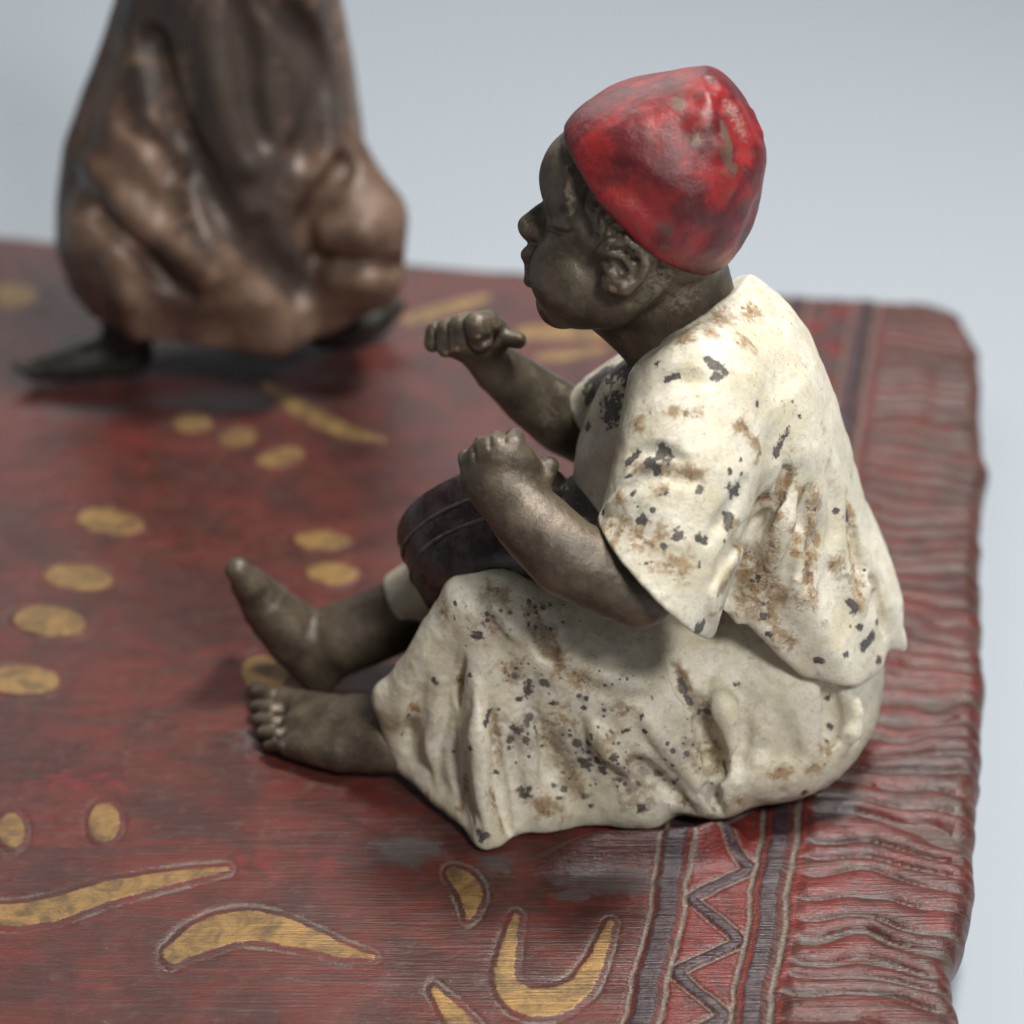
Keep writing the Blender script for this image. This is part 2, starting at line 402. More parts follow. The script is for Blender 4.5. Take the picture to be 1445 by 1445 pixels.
    def mesh(self, relax=2):
        F = self.F; s = F < 0
        cnt = np.zeros(self.n - 1, np.int8)
        for dx in (0, 1):
            for dy in (0, 1):
                for dz in (0, 1):
                    cnt += s[dx:self.n[0] - 1 + dx, dy:self.n[1] - 1 + dy, dz:self.n[2] - 1 + dz]
        I = np.argwhere((cnt > 0) & (cnt < 8)); nv = len(I)
        ids = np.full(self.n - 1, -1, np.int32); ids[I[:, 0], I[:, 1], I[:, 2]] = np.arange(nv)
        co = [(0, 0, 0), (1, 0, 0), (0, 1, 0), (1, 1, 0), (0, 0, 1), (1, 0, 1), (0, 1, 1), (1, 1, 1)]
        val = [F[I[:, 0] + c[0], I[:, 1] + c[1], I[:, 2] + c[2]] for c in co]
        acc = np.zeros((nv, 3)); c_ = np.zeros(nv)
        for a in range(8):
            for b in range(a + 1, 8):
                if sum(abs(co[a][i] - co[b][i]) for i in range(3)) != 1: continue
                m = (val[a] < 0) != (val[b] < 0); t = val[a] / np.where(m, val[a] - val[b], 1)
                p = np.array(co[a])[None] + t[:, None] * (np.array(co[b]) - np.array(co[a]))[None]
                acc += p * m[:, None]; c_ += m
        V = self.lo + (I + acc / c_[:, None]) * self.h
        Q = []
        n0, n1, n2 = self.n
        for axis in range(3):
            sa = [slice(1, -1)] * 3; sb = [slice(1, -1)] * 3
            sa[axis] = slice(0, -1); sb[axis] = slice(1, None)
            A = s[tuple(sa)]; B = s[tuple(sb)]
            E = np.argwhere(A != B); fl = A[E[:, 0], E[:, 1], E[:, 2]]
            o = np.ones(3, int); o[axis] = 0; E = E + o
            u_, v_ = (axis + 1) % 3, (axis + 2) % 3
            eu = np.zeros(3, int); eu[u_] = 1; ev = np.zeros(3, int); ev[v_] = 1
            g = lambda X: ids[X[:, 0], X[:, 1], X[:, 2]]
            q = np.stack([g(E - eu - ev), g(E - ev), g(E), g(E - eu)], 1)
            q[~fl] = q[~fl][:, ::-1]; Q.append(q)
        Q = np.concatenate(Q); Q = Q[(Q >= 0).all(1)]
        for _ in range(relax):
            acc = np.zeros_like(V); c_ = np.zeros(nv)
            for a in range(4):
                for b in ((a + 1) % 4, (a + 3) % 4):
                    for i in range(3): acc[:, i] += np.bincount(Q[:, a], V[Q[:, b], i], nv)
                    c_ += np.bincount(Q[:, a], minlength=nv)
            V = V * 0.4 + 0.6 * acc / np.maximum(c_, 1)[:, None]
            g = self.grad(V); V = V - g * np.clip(self.val(V), -2, 2)[:, None]
        return V, Q, self.grad(V)

def uv_of(V):
    d = V - CAM; z = d @ FW
    return 722 + FPX * (d @ RT) / z, 722 - FPX * (d @ UP) / z
def blobs(V, vol, lst, base=None, grow=1.0):
    """smooth patches centred on surface points; lst (u, v, radius px[, u2, v2])"""
    m = np.zeros(len(V)) if base is None else base
    for e in lst:
        r = e[2] * grow; ends = [(e[0], e[1])] + ([(e[3], e[4])] if len(e) > 3 else [])
        h = [vol.hit(*p) for p in ends]; h = [x for x in h if x is not None]
        if not h: continue
        a = h[0]; b = h[-1]; ba = b - a; L = ba @ ba + 1e-9
        t = np.clip((V - a) @ ba / L, 0, 1); d = np.linalg.norm(V - a - t[:, None] * ba, axis=1) / (r * rs(a))
        m = np.maximum(m, np.clip(1.25 - d * 0.85, 0, 1))
    return m

# ------------------------------------------------------------------ setting: paper sweep
def build_backdrop():
    zt = -150.0; prof = [(-9000, zt), (5000, zt)]
    R = 1500
    for i in range(1, 13):
        a = math.radians(90 * i / 12); prof.append((5000 + R * math.sin(a), zt + R - R * math.cos(a)))
    prof.append((6500, 6500))
    V = []; Fq = []
    for (y, z) in prof: V += [(-9000, y, z), (10000, y, z)]
    for i in range(len(prof) - 1): Fq.append((2 * i, 2 * i + 1, 2 * i + 3, 2 * i + 2))
    o = mesh_np('backdrop', V, Fq, M['backdrop']); o['kind'] = 'structure'
build_backdrop()

# ------------------------------------------------------------------ the rug base
ANG = math.radians(9.0); EA = np.array([math.cos(ANG), -math.sin(ANG)]); EB = np.array([math.sin(ANG), math.cos(ANG)])
EDGE = [(-900, 1345), (-420, 1348), (-339, 1343), (-296, 1337), (-225, 1331), (-205, 1336), (-134, 1355), (-62, 1361), (-3, 1360), (104, 1364), (320, 1371), (418, 1376), (470, 1370), (577, 1370),
        (782, 1370), (960, 1374), (1018, 1384), (1060, 1380), (1149, 1371), (1400, 1370), (1500, 1366), (1560, 1355), (1600, 1338), (1700, 1330)]
def rug_edge(b): return np.interp(b, [e[0] for e in EDGE], [e[1] for e in EDGE]) + 3 * vnoise(b / 28, b * 0 + 3.1, b * 0)
def far_edge(a):
    e = 1630 + 8 * np.sin(a / 210.0) + 4 * vnoise(a / 60, a * 0, a * 0 + 5)
    return e - np.where(a > 1230, 95 * (np.clip(a - 1230, 0, 160) / 144.0) ** 2.2, 0)
def smooth_stroke(p):
    A_ = np.array(p, float); n_ = len(A_)
    if n_ < 3: return p
    E_ = np.vstack([2 * A_[0] - A_[1], A_, 2 * A_[-1] - A_[-2]]); o = []
    for i in range(n_ - 1):
        p0, p1, p2, p3 = E_[i:i + 4]
        for t in np.arange(0, 1, 0.2):
            o.append(0.5 * (2 * p1 + (p2 - p0) * t + (2 * p0 - 5 * p1 + 4 * p2 - p3) * t * t + (3 * p1 - p0 - 3 * p2 + p3) * t ** 3))
    o.append(A_[-1]); return [(a, b, max(c, 0.5)) for a, b, c in o]
def seg2(u, v, pts):
    """distance in px to a tapered stroke (u, v, halfwidth): negative inside"""
    d = np.full(u.shape, 1e9)
    for (x0, y0, r0), (x1, y1, r1) in zip(pts[:-1], pts[1:]):
        bx, by = x1 - x0, y1 - y0; L = bx * bx + by * by + 1e-9
        t = np.clip(((u - x0) * bx + (v - y0) * by) / L, 0, 1)
        d = np.minimum(d, np.hypot(u - x0 - t * bx, v - y0 - t * by) - (r0 + t * (r1 - r0)))
    return d
def ov2(u, v, c, w, h, tilt=0.0):
    a = math.radians(tilt); x = (u - c[0]) * math.cos(a) + (v - c[1]) * math.sin(a); y = -(u - c[0]) * math.sin(a) + (v - c[1]) * math.cos(a)
    k = np.sqrt((x / w) ** 2 + (y / h) ** 2); return (k - 1) * min(w, h)
OVALS = [(155, 733, 46, 17, 8), (110, 811, 48, 19, 6), (70, 873, 52, 21, 6), (30, 955, 54, 20, 2), (455, 757, 40, 13, 2), (468, 804, 36, 16, 2), (395, 639, 34, 13, -14), (335, 611, 28, 13, -12), (270, 590, 28, 14, 0),
         (372, 945, 32, 26, 20), (15, 1166, 19, 25, -10), (146, 1156, 22, 28, 0), (20, 412, 34, 16, 0), (300, 452, 38, 9, 10), (395, 462, 26, 8, 10), (455, 872, 36, 13, 2)]
STROKES = [[(-60, 1292, 14), (60, 1283, 16), (150, 1255, 14), (230, 1238, 10), (320, 1222, 3)],
           [(243, 1343, 13), (285, 1318, 21), (345, 1303, 22), (420, 1316, 17), (480, 1336, 10), (525, 1347, 3)],
           [(728, 1288, 5), (718, 1330, 11), (712, 1375, 16), (735, 1404, 19), (775, 1408, 19), (815, 1390, 17), (840, 1352, 12), (860, 1300, 5)],
           [(638, 1228, 9), (662, 1252, 17), (664, 1278, 9), (660, 1290, 3)],
           [(612, 1390, 5), (640, 1425, 14), (668, 1465, 20)],
           [(575, 447, 7), (630, 430, 9), (685, 414, 5)],
           [(735, 466, 8), (790, 464, 11), (850, 468, 7)],
           [(375, 540, 6), (430, 575, 12), (490, 603, 9), (540, 615, 3)],
           [(760, 500, 5), (800, 496, 7), (860, 486, 3)]]
def build_rug():
    a_in = np.concatenate([np.arange(-640, -330, 6.0), np.arange(-330, 60, 4.0), np.arange(60, 1332, 2.8), [1332.0]])
    b_in = np.concatenate([np.arange(-1120, -640, 10.0), np.arange(-640, -440, 6.0), np.arange(-440, 560, 2.8), np.arange(560, 1600, 4.2), [1600.0]])
    nq = 12; q = np.arange(1, nq + 1) / nq
    na, nb = len(a_in), len(b_in)
    ai = np.concatenate([a_in, np.full(nq, a_in[-1])]); bi = np.concatenate([b_in, np.full(nq, b_in[-1])])
    qa = np.concatenate([np.zeros(na), q]); qb = np.concatenate([np.zeros(nb), q])
    A, B = np.meshgrid(ai, bi, indexing='ij'); QA, QB = np.meshgrid(qa, qb, indexing='ij')
    r = 30.0
    def rim(Q):  # outward, down
        an = np.clip(Q / 0.55, 0, 1) * math.pi / 2; v = np.clip((Q - 0.55) / 0.45, 0, 1)
        return r * np.sin(an) - 6 * v * v, r * (1 - np.cos(an)) + 42 * v
    oa, da = rim(QA); ob, db = rim(QB)
    E = rug_edge(B) - r; A2 = np.where(A > 1180, 1180 + (A - 1180) * (E - 1180) / (1332.0 - 1180), A)
    EF = far_edge(A2 + oa) - r; B2 = np.where(B > 1400, 1400 + (B - 1400) * (EF - 1400) / 200.0, B)
    AA = A2 + oa; BB = B2 + ob
    X = AA * EA[0] + BB * EB[0]; Y = AA * EA[1] + BB * EB[1]
    V0 = np.stack([X, Y, X * 0], -1).reshape(-1, 3); u, v = uv_of(V0); u = u.reshape(X.shape); v = v.reshape(X.shape)
    z = 5.0 * fbm(X / 330, Y / 330, X * 0, 2) - 5
    z += 1.2 * fbm(X / 60, Y / 40, X * 0 + 4, 2)
    # fold of the rug in front of the seated figurine
    fd = seg2(u, v, [(690, 1222, 0), (760, 1213, 0), (860, 1206, 0), (960, 1203, 0), (1040, 1185, 0)])
    z += 46 * np.exp(-(fd / 15.0) ** 2) * sstep(715, 850, u) * sstep(1075, 1000, u)
    fr = seg2(u, v, [(660, 1222, 0), (720, 1212, 0)]); z += 5 * np.exp(-(fr / 18.0) ** 2)
    gold = np.zeros(X.shape); line = np.zeros(X.shape); bar = np.zeros(X.shape); groove = np.zeros(X.shape); stain = np.zeros(X.shape); redp = np.zeros(X.shape)
    reg = np.zeros(X.shape, np.int32); names = {}
    rid = 1
    sc = np.clip((v - 300) / 900.0, 0.35, 1.1)
    for kind, lst in (('o', OVALS), ('s', STROKES)):
        for e in lst:
            d = ov2(u, v, e[:2], e[2], e[3], e[4]) if kind == 'o' else seg2(u, v, smooth_stroke(e))
            d = d + 1.6 * sc * fbm(X / 22, Y / 22, X * 0 + rid, 2)
            g = sstep(1.6, -1.6, d); gold = np.maximum(gold, g)
            off = 8.0 * sc; wd = 3.2 * sc
            l = np.exp(-((d - off) / wd) ** 2) * np.clip(0.75 + 0.75 * fbm(X / 40, Y / 40, X * 0 + rid + 30, 3), 0.1, 1); line = np.maximum(line, l * (0.9 if kind == 's' else 0.6))
            z += 0.8 * g - 1.4 * l
            reg[d < 0] = rid; names[rid] = 'gold_motif'; rid += 1
    # border: bars, engraved lines and zigzag, running along the fringe
    ws = A2 - 0.037 * B2 + 3.5 * vnoise(B / 60, B * 0, B * 0 + 2) + 1.2 * vnoise(B / 14, B * 0, B * 0 + 6)
    inb = (QA == 0)
    for c, hw in ((967, 13), (1098, 11.5)):
        m = sstep(hw + 2, hw - 2, np.abs(ws - c)) * inb; bar = np.maximum(bar, m); z += 1.8 * m
        reg[(m > 0.5)] = rid; names[rid] = 'border_bar'; rid += 1
    for c, hw in ((946, 4.0), (990, 4.6), (1074, 4.2), (1121, 5.2)):
        m = np.exp(-((ws - c) / hw) ** 2) * inb; line = np.maximum(line, m); z -= 2.4 * m
    m = np.exp(-((ws - 1085) / 3.5) ** 2) * inb; redp = np.maximum(redp, m)
    m = np.exp(-((ws - 1132) / 5.0) ** 2) * inb; redp = np.maximum(redp, m)
    zz = (ws > 993) & (ws < 1072)
    per = 142.0; ph = (B2 + 148 + 71 + 5 * vnoise(B / 120, B * 0, B * 0 + 9)) / per; tri = np.abs((ph % 1.0) * 2 - 1)     # 1..0..1
    pos = 996 + 73 * tri + 1.5 * vnoise(A2 / 16, B2 / 16, A2 * 0 + 3); dz = np.abs(ws - pos) * 0.56
    zm = sstep(7.0, 4.5, dz) * zz; zl = np.exp(-((dz - 8.6) / 2.6) ** 2) * zz
    bar = np.maximum(bar, zm * 0.95); line = np.maximum(line, zl * 0.75); z += 1.2 * zm - 2.0 * zl
    trim = zz & (dz > 11); redp = np.maximum(redp, trim * 0.78)
    side = (ws > pos)
    tid = np.where(side, 2 * np.floor(ph), 2 * np.floor(ph + 0.5) + 1).astype(int)
    for t in np.unique(tid[trim & (B2 < 1590) & (B2 > -1110)]):
        reg[trim & (tid == t) & inb] = rid; names[rid] = 'border_triangle'; rid += 1
    # fringe strands
    fz = sstep(1128, 1150, ws)
    fray = sstep(1140, 1230, ws)
    warp = 30 * fbm(A2 / 120 + 3, B2 / 230, A2 * 0 + 1, 2) * fray + 9 * fbm(A2 / 45 + 3, B2 / 60, A2 * 0 + 7, 1) * fray + 0.00055 * (A2 - 1140) ** 2 * np.sin(B2 / 75.0 + 1.0) * fray
    per = 24.0 + 0 * B2
    sp = (B2 + warp) / 40.0 + 0.40 * vnoise(B2 / 60, A2 * 0 + 2, A2 * 0)
    fr_ = sp - np.floor(sp); sid = np.floor(sp).astype(int)
    rnd = np.random.RandomState(3).rand(400); amp = 0.45 + 0.8 * rnd[sid % 400]; w2 = 0.26 + 0.26 * rnd[(sid * 7 + 11) % 400]
    hs = np.clip(1 - (np.abs(fr_ - 0.5) / (w2 + 0.02)) ** 2, 0, 1) ** 0.6
    ext = np.minimum(fz, 1.0)
    z += (10.5 * amp * hs - 4.0) * ext * (1 - 0.5 * sstep(200, 700, B2))
    groove = np.maximum(groove, ext * (1 - sstep(0.10, 0.72, hs)) * 0.95)
    groove = np.maximum(groove, ext * 0.52 * (rnd[(sid * 3 + 5) % 400] > 0.35) * sstep(0.02, 0.5, hs))
    redp = np.maximum(redp, ext * sstep(0.35, 0.9, hs) * (0.38 + 0.55 * rnd[(sid * 5 + 1) % 400]) * sstep(1350, 1180, ws))
    groove = np.where(QA > 0.30, np.maximum(groove, 0.60), groove)
    redp = np.where(QA > 0.30, redp * 0.4, redp)
    ok = (fz > 0.5) & (B2 > -1115)
    for t in np.unique(sid[ok]):
        mm = ok & (sid == t) & (hs > 0.02)
        if mm.sum() > 60: reg[mm] = rid; names[rid] = 'fringe_strand'; rid += 1
    # worn grey patches and brighter paint
    for (cu, cv, wu, wv_, a_) in [(860, 1240, 130, 26, 0.8), (700, 1215, 40, 22, 0.7), (575, 1195, 65, 32, 0.85), (810, 1258, 30, 12, 1.0), (480, 1110, 60, 22, 0.5), (330, 560, 200, 22, 0.8), (120, 575, 120, 20, 0.7),
                                  (470, 530, 80, 30, 0.6), (1180, 1130, 50, 40, 0.8), (1250, 1085, 120, 22, 0.6), (350, 1040, 45, 60, 0.55), (1150, 1180, 40, 30, 0.5), (440, 1060, 120, 60, 0.45)]:
        stain = np.maximum(stain, a_ * np.exp(-((u - cu) / wu) ** 2 - ((v - cv) / wv_) ** 2))
    stain *= (line < 0.5)
    for (cu, cv, wu, wv_, a_) in [(120, 1100, 110, 22, 0.8), (400, 1215, 200, 20, 0.75), (800, 1265, 150, 12, 0.7), (560, 640, 40, 30, 0.6), (1300, 960, 100, 22, 0.9), (1230, 560, 25, 90, 0.5), (1260, 920, 40, 60, 0.7), (1320, 1290, 25, 30, 1.0), (860, 1220, 150, 10, 0.4),
                                  (330, 760, 60, 20, 0.45), (700, 1190, 25, 30, 0.6), (400, 720, 60, 12, 0.5), (90, 1070, 120, 14, 0.5), (640, 1260, 60, 20, 0.4)]:
        redp = np.maximum(redp, a_ * np.exp(-((u - cu) / wu) ** 2 - ((v - cv) / wv_) ** 2))
    drop = np.maximum(da, db); z = z * np.clip(1 - drop / 60.0, 0.15, 1) - drop
    V = np.stack([X, Y, z], -1)
    du = np.gradient(V, axis=0); dv = np.gradient(V, axis=1); N = np.cross(du, dv); N /= (np.linalg.norm(N, axis=-1, keepdims=True) + 1e-9)
    nA, nB = X.shape
    idx = np.arange(nA * nB).reshape(nA, nB)
    quads = np.stack([idx[:-1, :-1], idx[1:, :-1], idx[1:, 1:], idx[:-1, 1:]], -1).reshape(-1, 4)
    rf = np.max(np.stack([reg[:-1, :-1], reg[1:, :-1], reg[1:, 1:], reg[:-1, 1:]], -1), -1).reshape(-1)
    # a face belongs to a piece only when all its corners do
    same = (reg[:-1, :-1] == reg[1:, 1:]) & (reg[1:, :-1] == reg[:-1, 1:]) & (reg[:-1, :-1] == reg[1:, :-1])
    rf = np.where(same.reshape(-1), rf, 0)
    V = V.reshape(-1, 3); N = N.reshape(-1, 3)
    m1 = np.stack([gold, line, bar], -1).reshape(-1, 3).astype(np.float32); m2 = np.stack([groove, stain, redp], -1).reshape(-1, 3).astype(np.float32)
    root = empty('carpet', (650, 500, -150), 'cast bronze carpet painted dark red with gold leaves and a fringed border', 'carpet')
    def piece(sel, name):
        fq = quads[sel]; used, inv = np.unique(fq, return_inverse=True)
        return mesh_np(name, V[used], inv.reshape(-1, 4), M['rug'], root, dict(mask=m1[used], mask2=m2[used]), N[used])
    piece(rf == 0, 'field')
    for r_ in sorted(names):
        sel = rf == r_
        if sel.sum() > 6: piece(sel, names[r_])
    # underside, and unseen feet added to lift the carpet clear of a contact shadow
    def c3(a, b, z): p = a * EA + b * EB; return (p[0], p[1], z)
    pts = [c3(-640, -1115, -66), c3(1312, -1115, -66), c3(1330, 300, -66), c3(1335, 1560, -66), c3(1260, 1600, -66), c3(-640, 1600, -66)]
    top = [(p[0], p[1], -56) for p in pts]
    n = len(pts); Vs = pts + top
    me_f = [(i, (i + 1) % n, n + (i + 1) % n, n + i) for i in range(n)] + [(0, 5, 4, 3), (0, 3, 2, 1)] + [(6, 7, 8, 9), (6, 9, 10, 11)]
    mesh_np('base_plate', Vs, me_f, M['dark'], root, smooth=False)
    for (a, b) in ((-480, -960), (1080, -960), (1080, 1380), (-480, 1380)):
        p = c3(a, b, 0); Vf = []; Ff = []
        prof = [(10, -62), (34, -66), (48, -86), (52, -108), (46, -132), (30, -148), (4, -150)]
        for rr, zz_ in prof:
            for i in range(20): Vf.append((p[0] + rr * math.cos(i * math.pi / 10), p[1] + rr * math.sin(i * math.pi / 10), zz_))
        for j in range(len(prof) - 1):
            for i in range(20): Ff.append((j * 20 + i, (j + 1) * 20 + i, (j + 1) * 20 + (i + 1) % 20, j * 20 + (i + 1) % 20))
        mesh_np('added_foot', Vf, Ff, M['dark'], root)
build_rug()

# ------------------------------------------------------------------ the seated drummer
fig = empty('drummer_figurine', (900, 60, 0), 'painted bronze figurine of a seated drummer in red cap and cream tunic', 'figurine')

def scatter(seed, n, box, r0, r1):
    g = random.Random(seed); o = []
    for _ in range(n):
        u = g.uniform(box[0], box[2]); v = g.uniform(box[1], box[3]); r = g.uniform(r0, r1); a = g.uniform(0, 6.28); L = g.choice((0, 0, 4, 9))
        o.append((u, v, r, u + L * math.cos(a), v + L * math.sin(a)))
    return o
def build_body():
    v = Vol((284, -300, 2), (1160, 330, 1000), 3.0)
    C = v.chain
    # head
    v.ell(P(918, 285, 75), (124, 114, 122), 0)
    C([(P(838, 252, 92), 78)], 22)
    C([(P(835, 332, 92), 68)], 20)
    C([(P(814, 386, 48), 68)], 16); C([(P(812, 362, 142), 60)], 16)
    C([(P(800, 372, 100), 44), (P(765, 376, 112), 27)], 10)
    C([(P(795, 424, 95), 40)], 18)
    C([(P(806, 424, 55), 38), (P(860, 418, 22), 46), (P(895, 392, 5), 46)], 20)
    C([(P(806, 410, 140), 38), (P(870, 400, 150), 46)], 20)
    C([(P(942, 405, 75), 90), (P(980, 500, 70), 80)], 14)
    C([(P(868, 440, 70), 40), (P(915, 470, 72), 50)], 22)
    # nose and lips
    C([(P(784, 284, 104), 10), (P(764, 300, 110), 13), (P(745, 318, 113), 15)], 10)
    C([(P(772, 335, 110), 24), (P(763, 352, 112), 20)], 10)
    C([(P(770, 318, 112), 24), (P(752, 323, 113), 17)], 10)
    C([(P(757, 326, 98), 12)], 6); C([(P(755, 320, 128), 12)], 6)
    C([(P(753, 357, 92), 10), (P(745, 359, 112), 11), (P(751, 351, 134), 10)], 7)
    C([(P(755, 394, 92), 9), (P(748, 395, 112), 10), (P(753, 388, 132), 9)], 7)
    C([(P(728, 377, 110), 2), (P(743, 377, 110), 3)], 4, 's')
    # eye sockets, lids, temple
    v.mark([(826, 245), (815, 275), (812, 298), (826, 325)], 13, 8, 8)
    v.mark([(796, 298), (806, 300)], 9, 6, 6)
    v.mark([(782, 316), (798, 320)], 7, 4, 4, 'u')
    v.mark([(770, 322), (790, 330), (808, 326)], 3, 2.4, 3)
    v.mark([(800, 245), (798, 275), (806, 300)], 10, 5, 8, 'u')
    C([(P(772, 285, 150), 13), (P(790, 290, 168), 13)], 8, 's'); C([(P(782, 290, 152), 10)], 4)
    # ear on the near side
    v.mark([(868, 350), (880, 372), (868, 392)], 24, 12, 10, 'u')
    v.mark([(850, 354), (864, 341), (886, 338), (904, 350), (910, 370), (902, 392), (884, 405)], 9, 10, 4, 'u')
    v.mark([(858, 402), (876, 404)], 15, 11, 6, 'u')
    v.mark([(866, 352), (884, 350), (894, 364)], 8, 9, 3); v.mark([(870, 372), (878, 384)], 8, 10, 3)
    v.mark([(852, 370), (860, 384)], 6, 7, 3, 'u')
    v.mark([(926, 372), (918, 405), (890, 430)], 8, 5, 8)
    v.ell(P(880, 330, 205), (20, 12, 34), 8)
    # trunk hidden under the clothes keeps the body in one piece
    C([(P(978, 500, 70), 78), (P(1020, 640, 70), 105), (P(1060, 820, 70), 120), (P(1060, 985, 70), 120)], 20)
    # left arm (near), forearm and hand on the drum
    C([(P(985, 560, -60), 62), (P(960, 710, -150), 56), (P(900, 830, -205), 58), (P(800, 786, -195), 57), (P(745, 732, -165), 52), (P(712, 692, -142), 46)], 14)
    v.ell(P(708, 668, -135), (50, 28, 52), 12); v.ell(P(702, 650, -132), (40, 22, 34), 10)
    C([(P(690, 690, -140), 30), (P(670, 672, -135), 20), (P(659, 652, -124), 13), (P(657, 645, -112), 12)], 7)
    C([(P(690, 665, -140), 17), (P(681, 636, -132), 13), (P(679, 626, -116), 12)], 5)
    C([(P(706, 655, -140), 17), (P(702, 628, -132), 14), (P(701, 620, -116), 13)], 5)
    C([(P(724, 658, -140), 18), (P(725, 626, -132), 15), (P(726, 617, -116), 14)], 5)
    C([(P(742, 700, -135), 24), (P(760, 676, -130), 20), (P(773, 658, -120), 16)], 7)
    v.mark([(690, 616), (691, 632)], 2.6, 3, 2); v.mark([(711, 608), (711, 626)], 2.6, 3, 2); v.mark([(667, 630), (670, 650)], 2.6, 3, 2)
    # right arm (far), raised fist
    C([(P(925, 535, 205), 55), (P(858, 618, 228), 52), (P(800, 594, 225), 50), (P(748, 556, 215), 44), (P(704, 522, 205), 36), (P(682, 500, 200), 30)], 12)
    v.ell(P(668, 477, 198), (46, 38, 33), 12)
    C([(P(700, 462, 195), 16), (P(672, 460, 180), 20)], 8)
    for (u0, v0, u1, v1, r, yo) in ((614, 468, 611, 484, 14, 212), (630, 463, 629, 490, 15, 194), (649, 459, 650, 488, 16.5, 179), (673, 458, 677, 478, 19, 167)):
        C([(P(u0 + 14, v0 - 2, yo + 12), r + 1), (P(u0, v0, yo), r), (P(u1, v1, yo - 6), r - 1)], 3)
    C([(P(690, 488, 195), 18), (P(714, 476, 186), 14), (P(731, 480, 180), 12)], 7)
    v.mark([(668, 490), (690, 478)], 7, 6, 4)
    # left leg and foot (near)
    C([(P(1060, 985, 20), 90), (P(700, 868, -30), 42), (P(600, 985, -20), 34), (PZ(560, 1015, 62), 36), (PZ(602, 1068, 30), 24)], 16)
    C([(PZ(556, 1010, 58), 36), (PZ(480, 1008, 42), 29), (PZ(405, 990, 24), 20)], 20)
    C([(PZ(566, 1064, 32), 27), (PZ(480, 1062, 28), 28), (PZ(410, 1052, 20), 18)], 20)
    C([(PZ(540, 1040, 50), 36), (PZ(420, 1022, 26), 22)], 22)
    for (u0, v0, u1, v1, r) in ((400, 985, 362, 974, 15), (400, 1003, 361, 997, 10.5), (402, 1020, 363, 1015, 10), (406, 1036, 369, 1033, 9.5), (412, 1052, 378, 1052, 9)):
        C([(PZ(u0, v0, 22), r + 1), (PZ(u0 - 16, v0 - 1, 26), r), (PZ(u1, v1, 14), r - 1)], 4)
    # right leg and foot (far), heel down, toes up
    C([(P(1060, 985, 120), 90), (P(720, 800, 190), 40), (P(600, 845, 188), 44), (P(545, 876, 184), 52), (P(485, 900, 178), 52)], 16)
    h = PZ(450, 946, 26)
    C([(h, 33), (P(418, 900, 174), 44), (P(378, 856, 173), 37), (P(350, 822, 170), 26)], 18)
    C([(P(420, 880, 205), 30), (P(362, 830, 205), 22)], 16)
    C([(P(352, 826, 160), 21), (P(339, 808, 158), 18), (P(335, 803, 158), 18)], 8)
    for i, yo in enumerate((184, 206, 226, 242)):
        C([(P(354 + 3 * i, 824 + 4 * i, yo), 12), (P(344 + 4 * i, 812 + 6 * i, yo), 11), (P(341 + 4 * i, 806 + 6 * i, yo), 10)], 4)
    V, Q, G = v.mesh(2)
    dn = fbm(V[:, 0] / 30, V[:, 1] / 30, V[:, 2] / 30, 3)
    u, w_ = uv_of(V)
    hair = blobs(V, v, [(858, 315, 26, 905, 345), (930, 375, 18), (840, 290, 14)])
    hn = np.abs(vnoise(V[:, 0] / 7, V[:, 1] / 7, V[:, 2] / 7))
    V = V + G * (1.3 * dn + hair * 8 * hn)[:, None]
    dust = blobs(V, v, [(905, 345, 16, 915, 372), (950, 415, 40), (932, 400, 30), (862, 310, 14, 890, 330), (745, 315, 16), (800, 262, 8, 806, 300), (900, 430, 20), (692, 633, 4), (711, 617, 5), (668, 640, 5), (745, 705, 12, 765, 725), (772, 668, 12), (610, 465, 4, 612, 482),
                           (634, 455, 4, 638, 492), (700, 456, 12), (688, 500, 8), (770, 590, 18), (850, 388, 6, 880, 398), (365, 1030, 10), (480, 1100, 12, 530, 1105), (790, 545, 14)]) * 0.75
    gl = blobs(V, v, [(628, 498, 6, 645, 490), (675, 475, 6), (735, 488, 4), (358, 972, 5), (865, 408, 10), (430, 1095, 12, 500, 1108)]) * 0.7
    mesh_np('body', V, Q, M['bronze'], fig, dict(mask=np.stack([dust, gl, dust * 0], 1)))
    return v
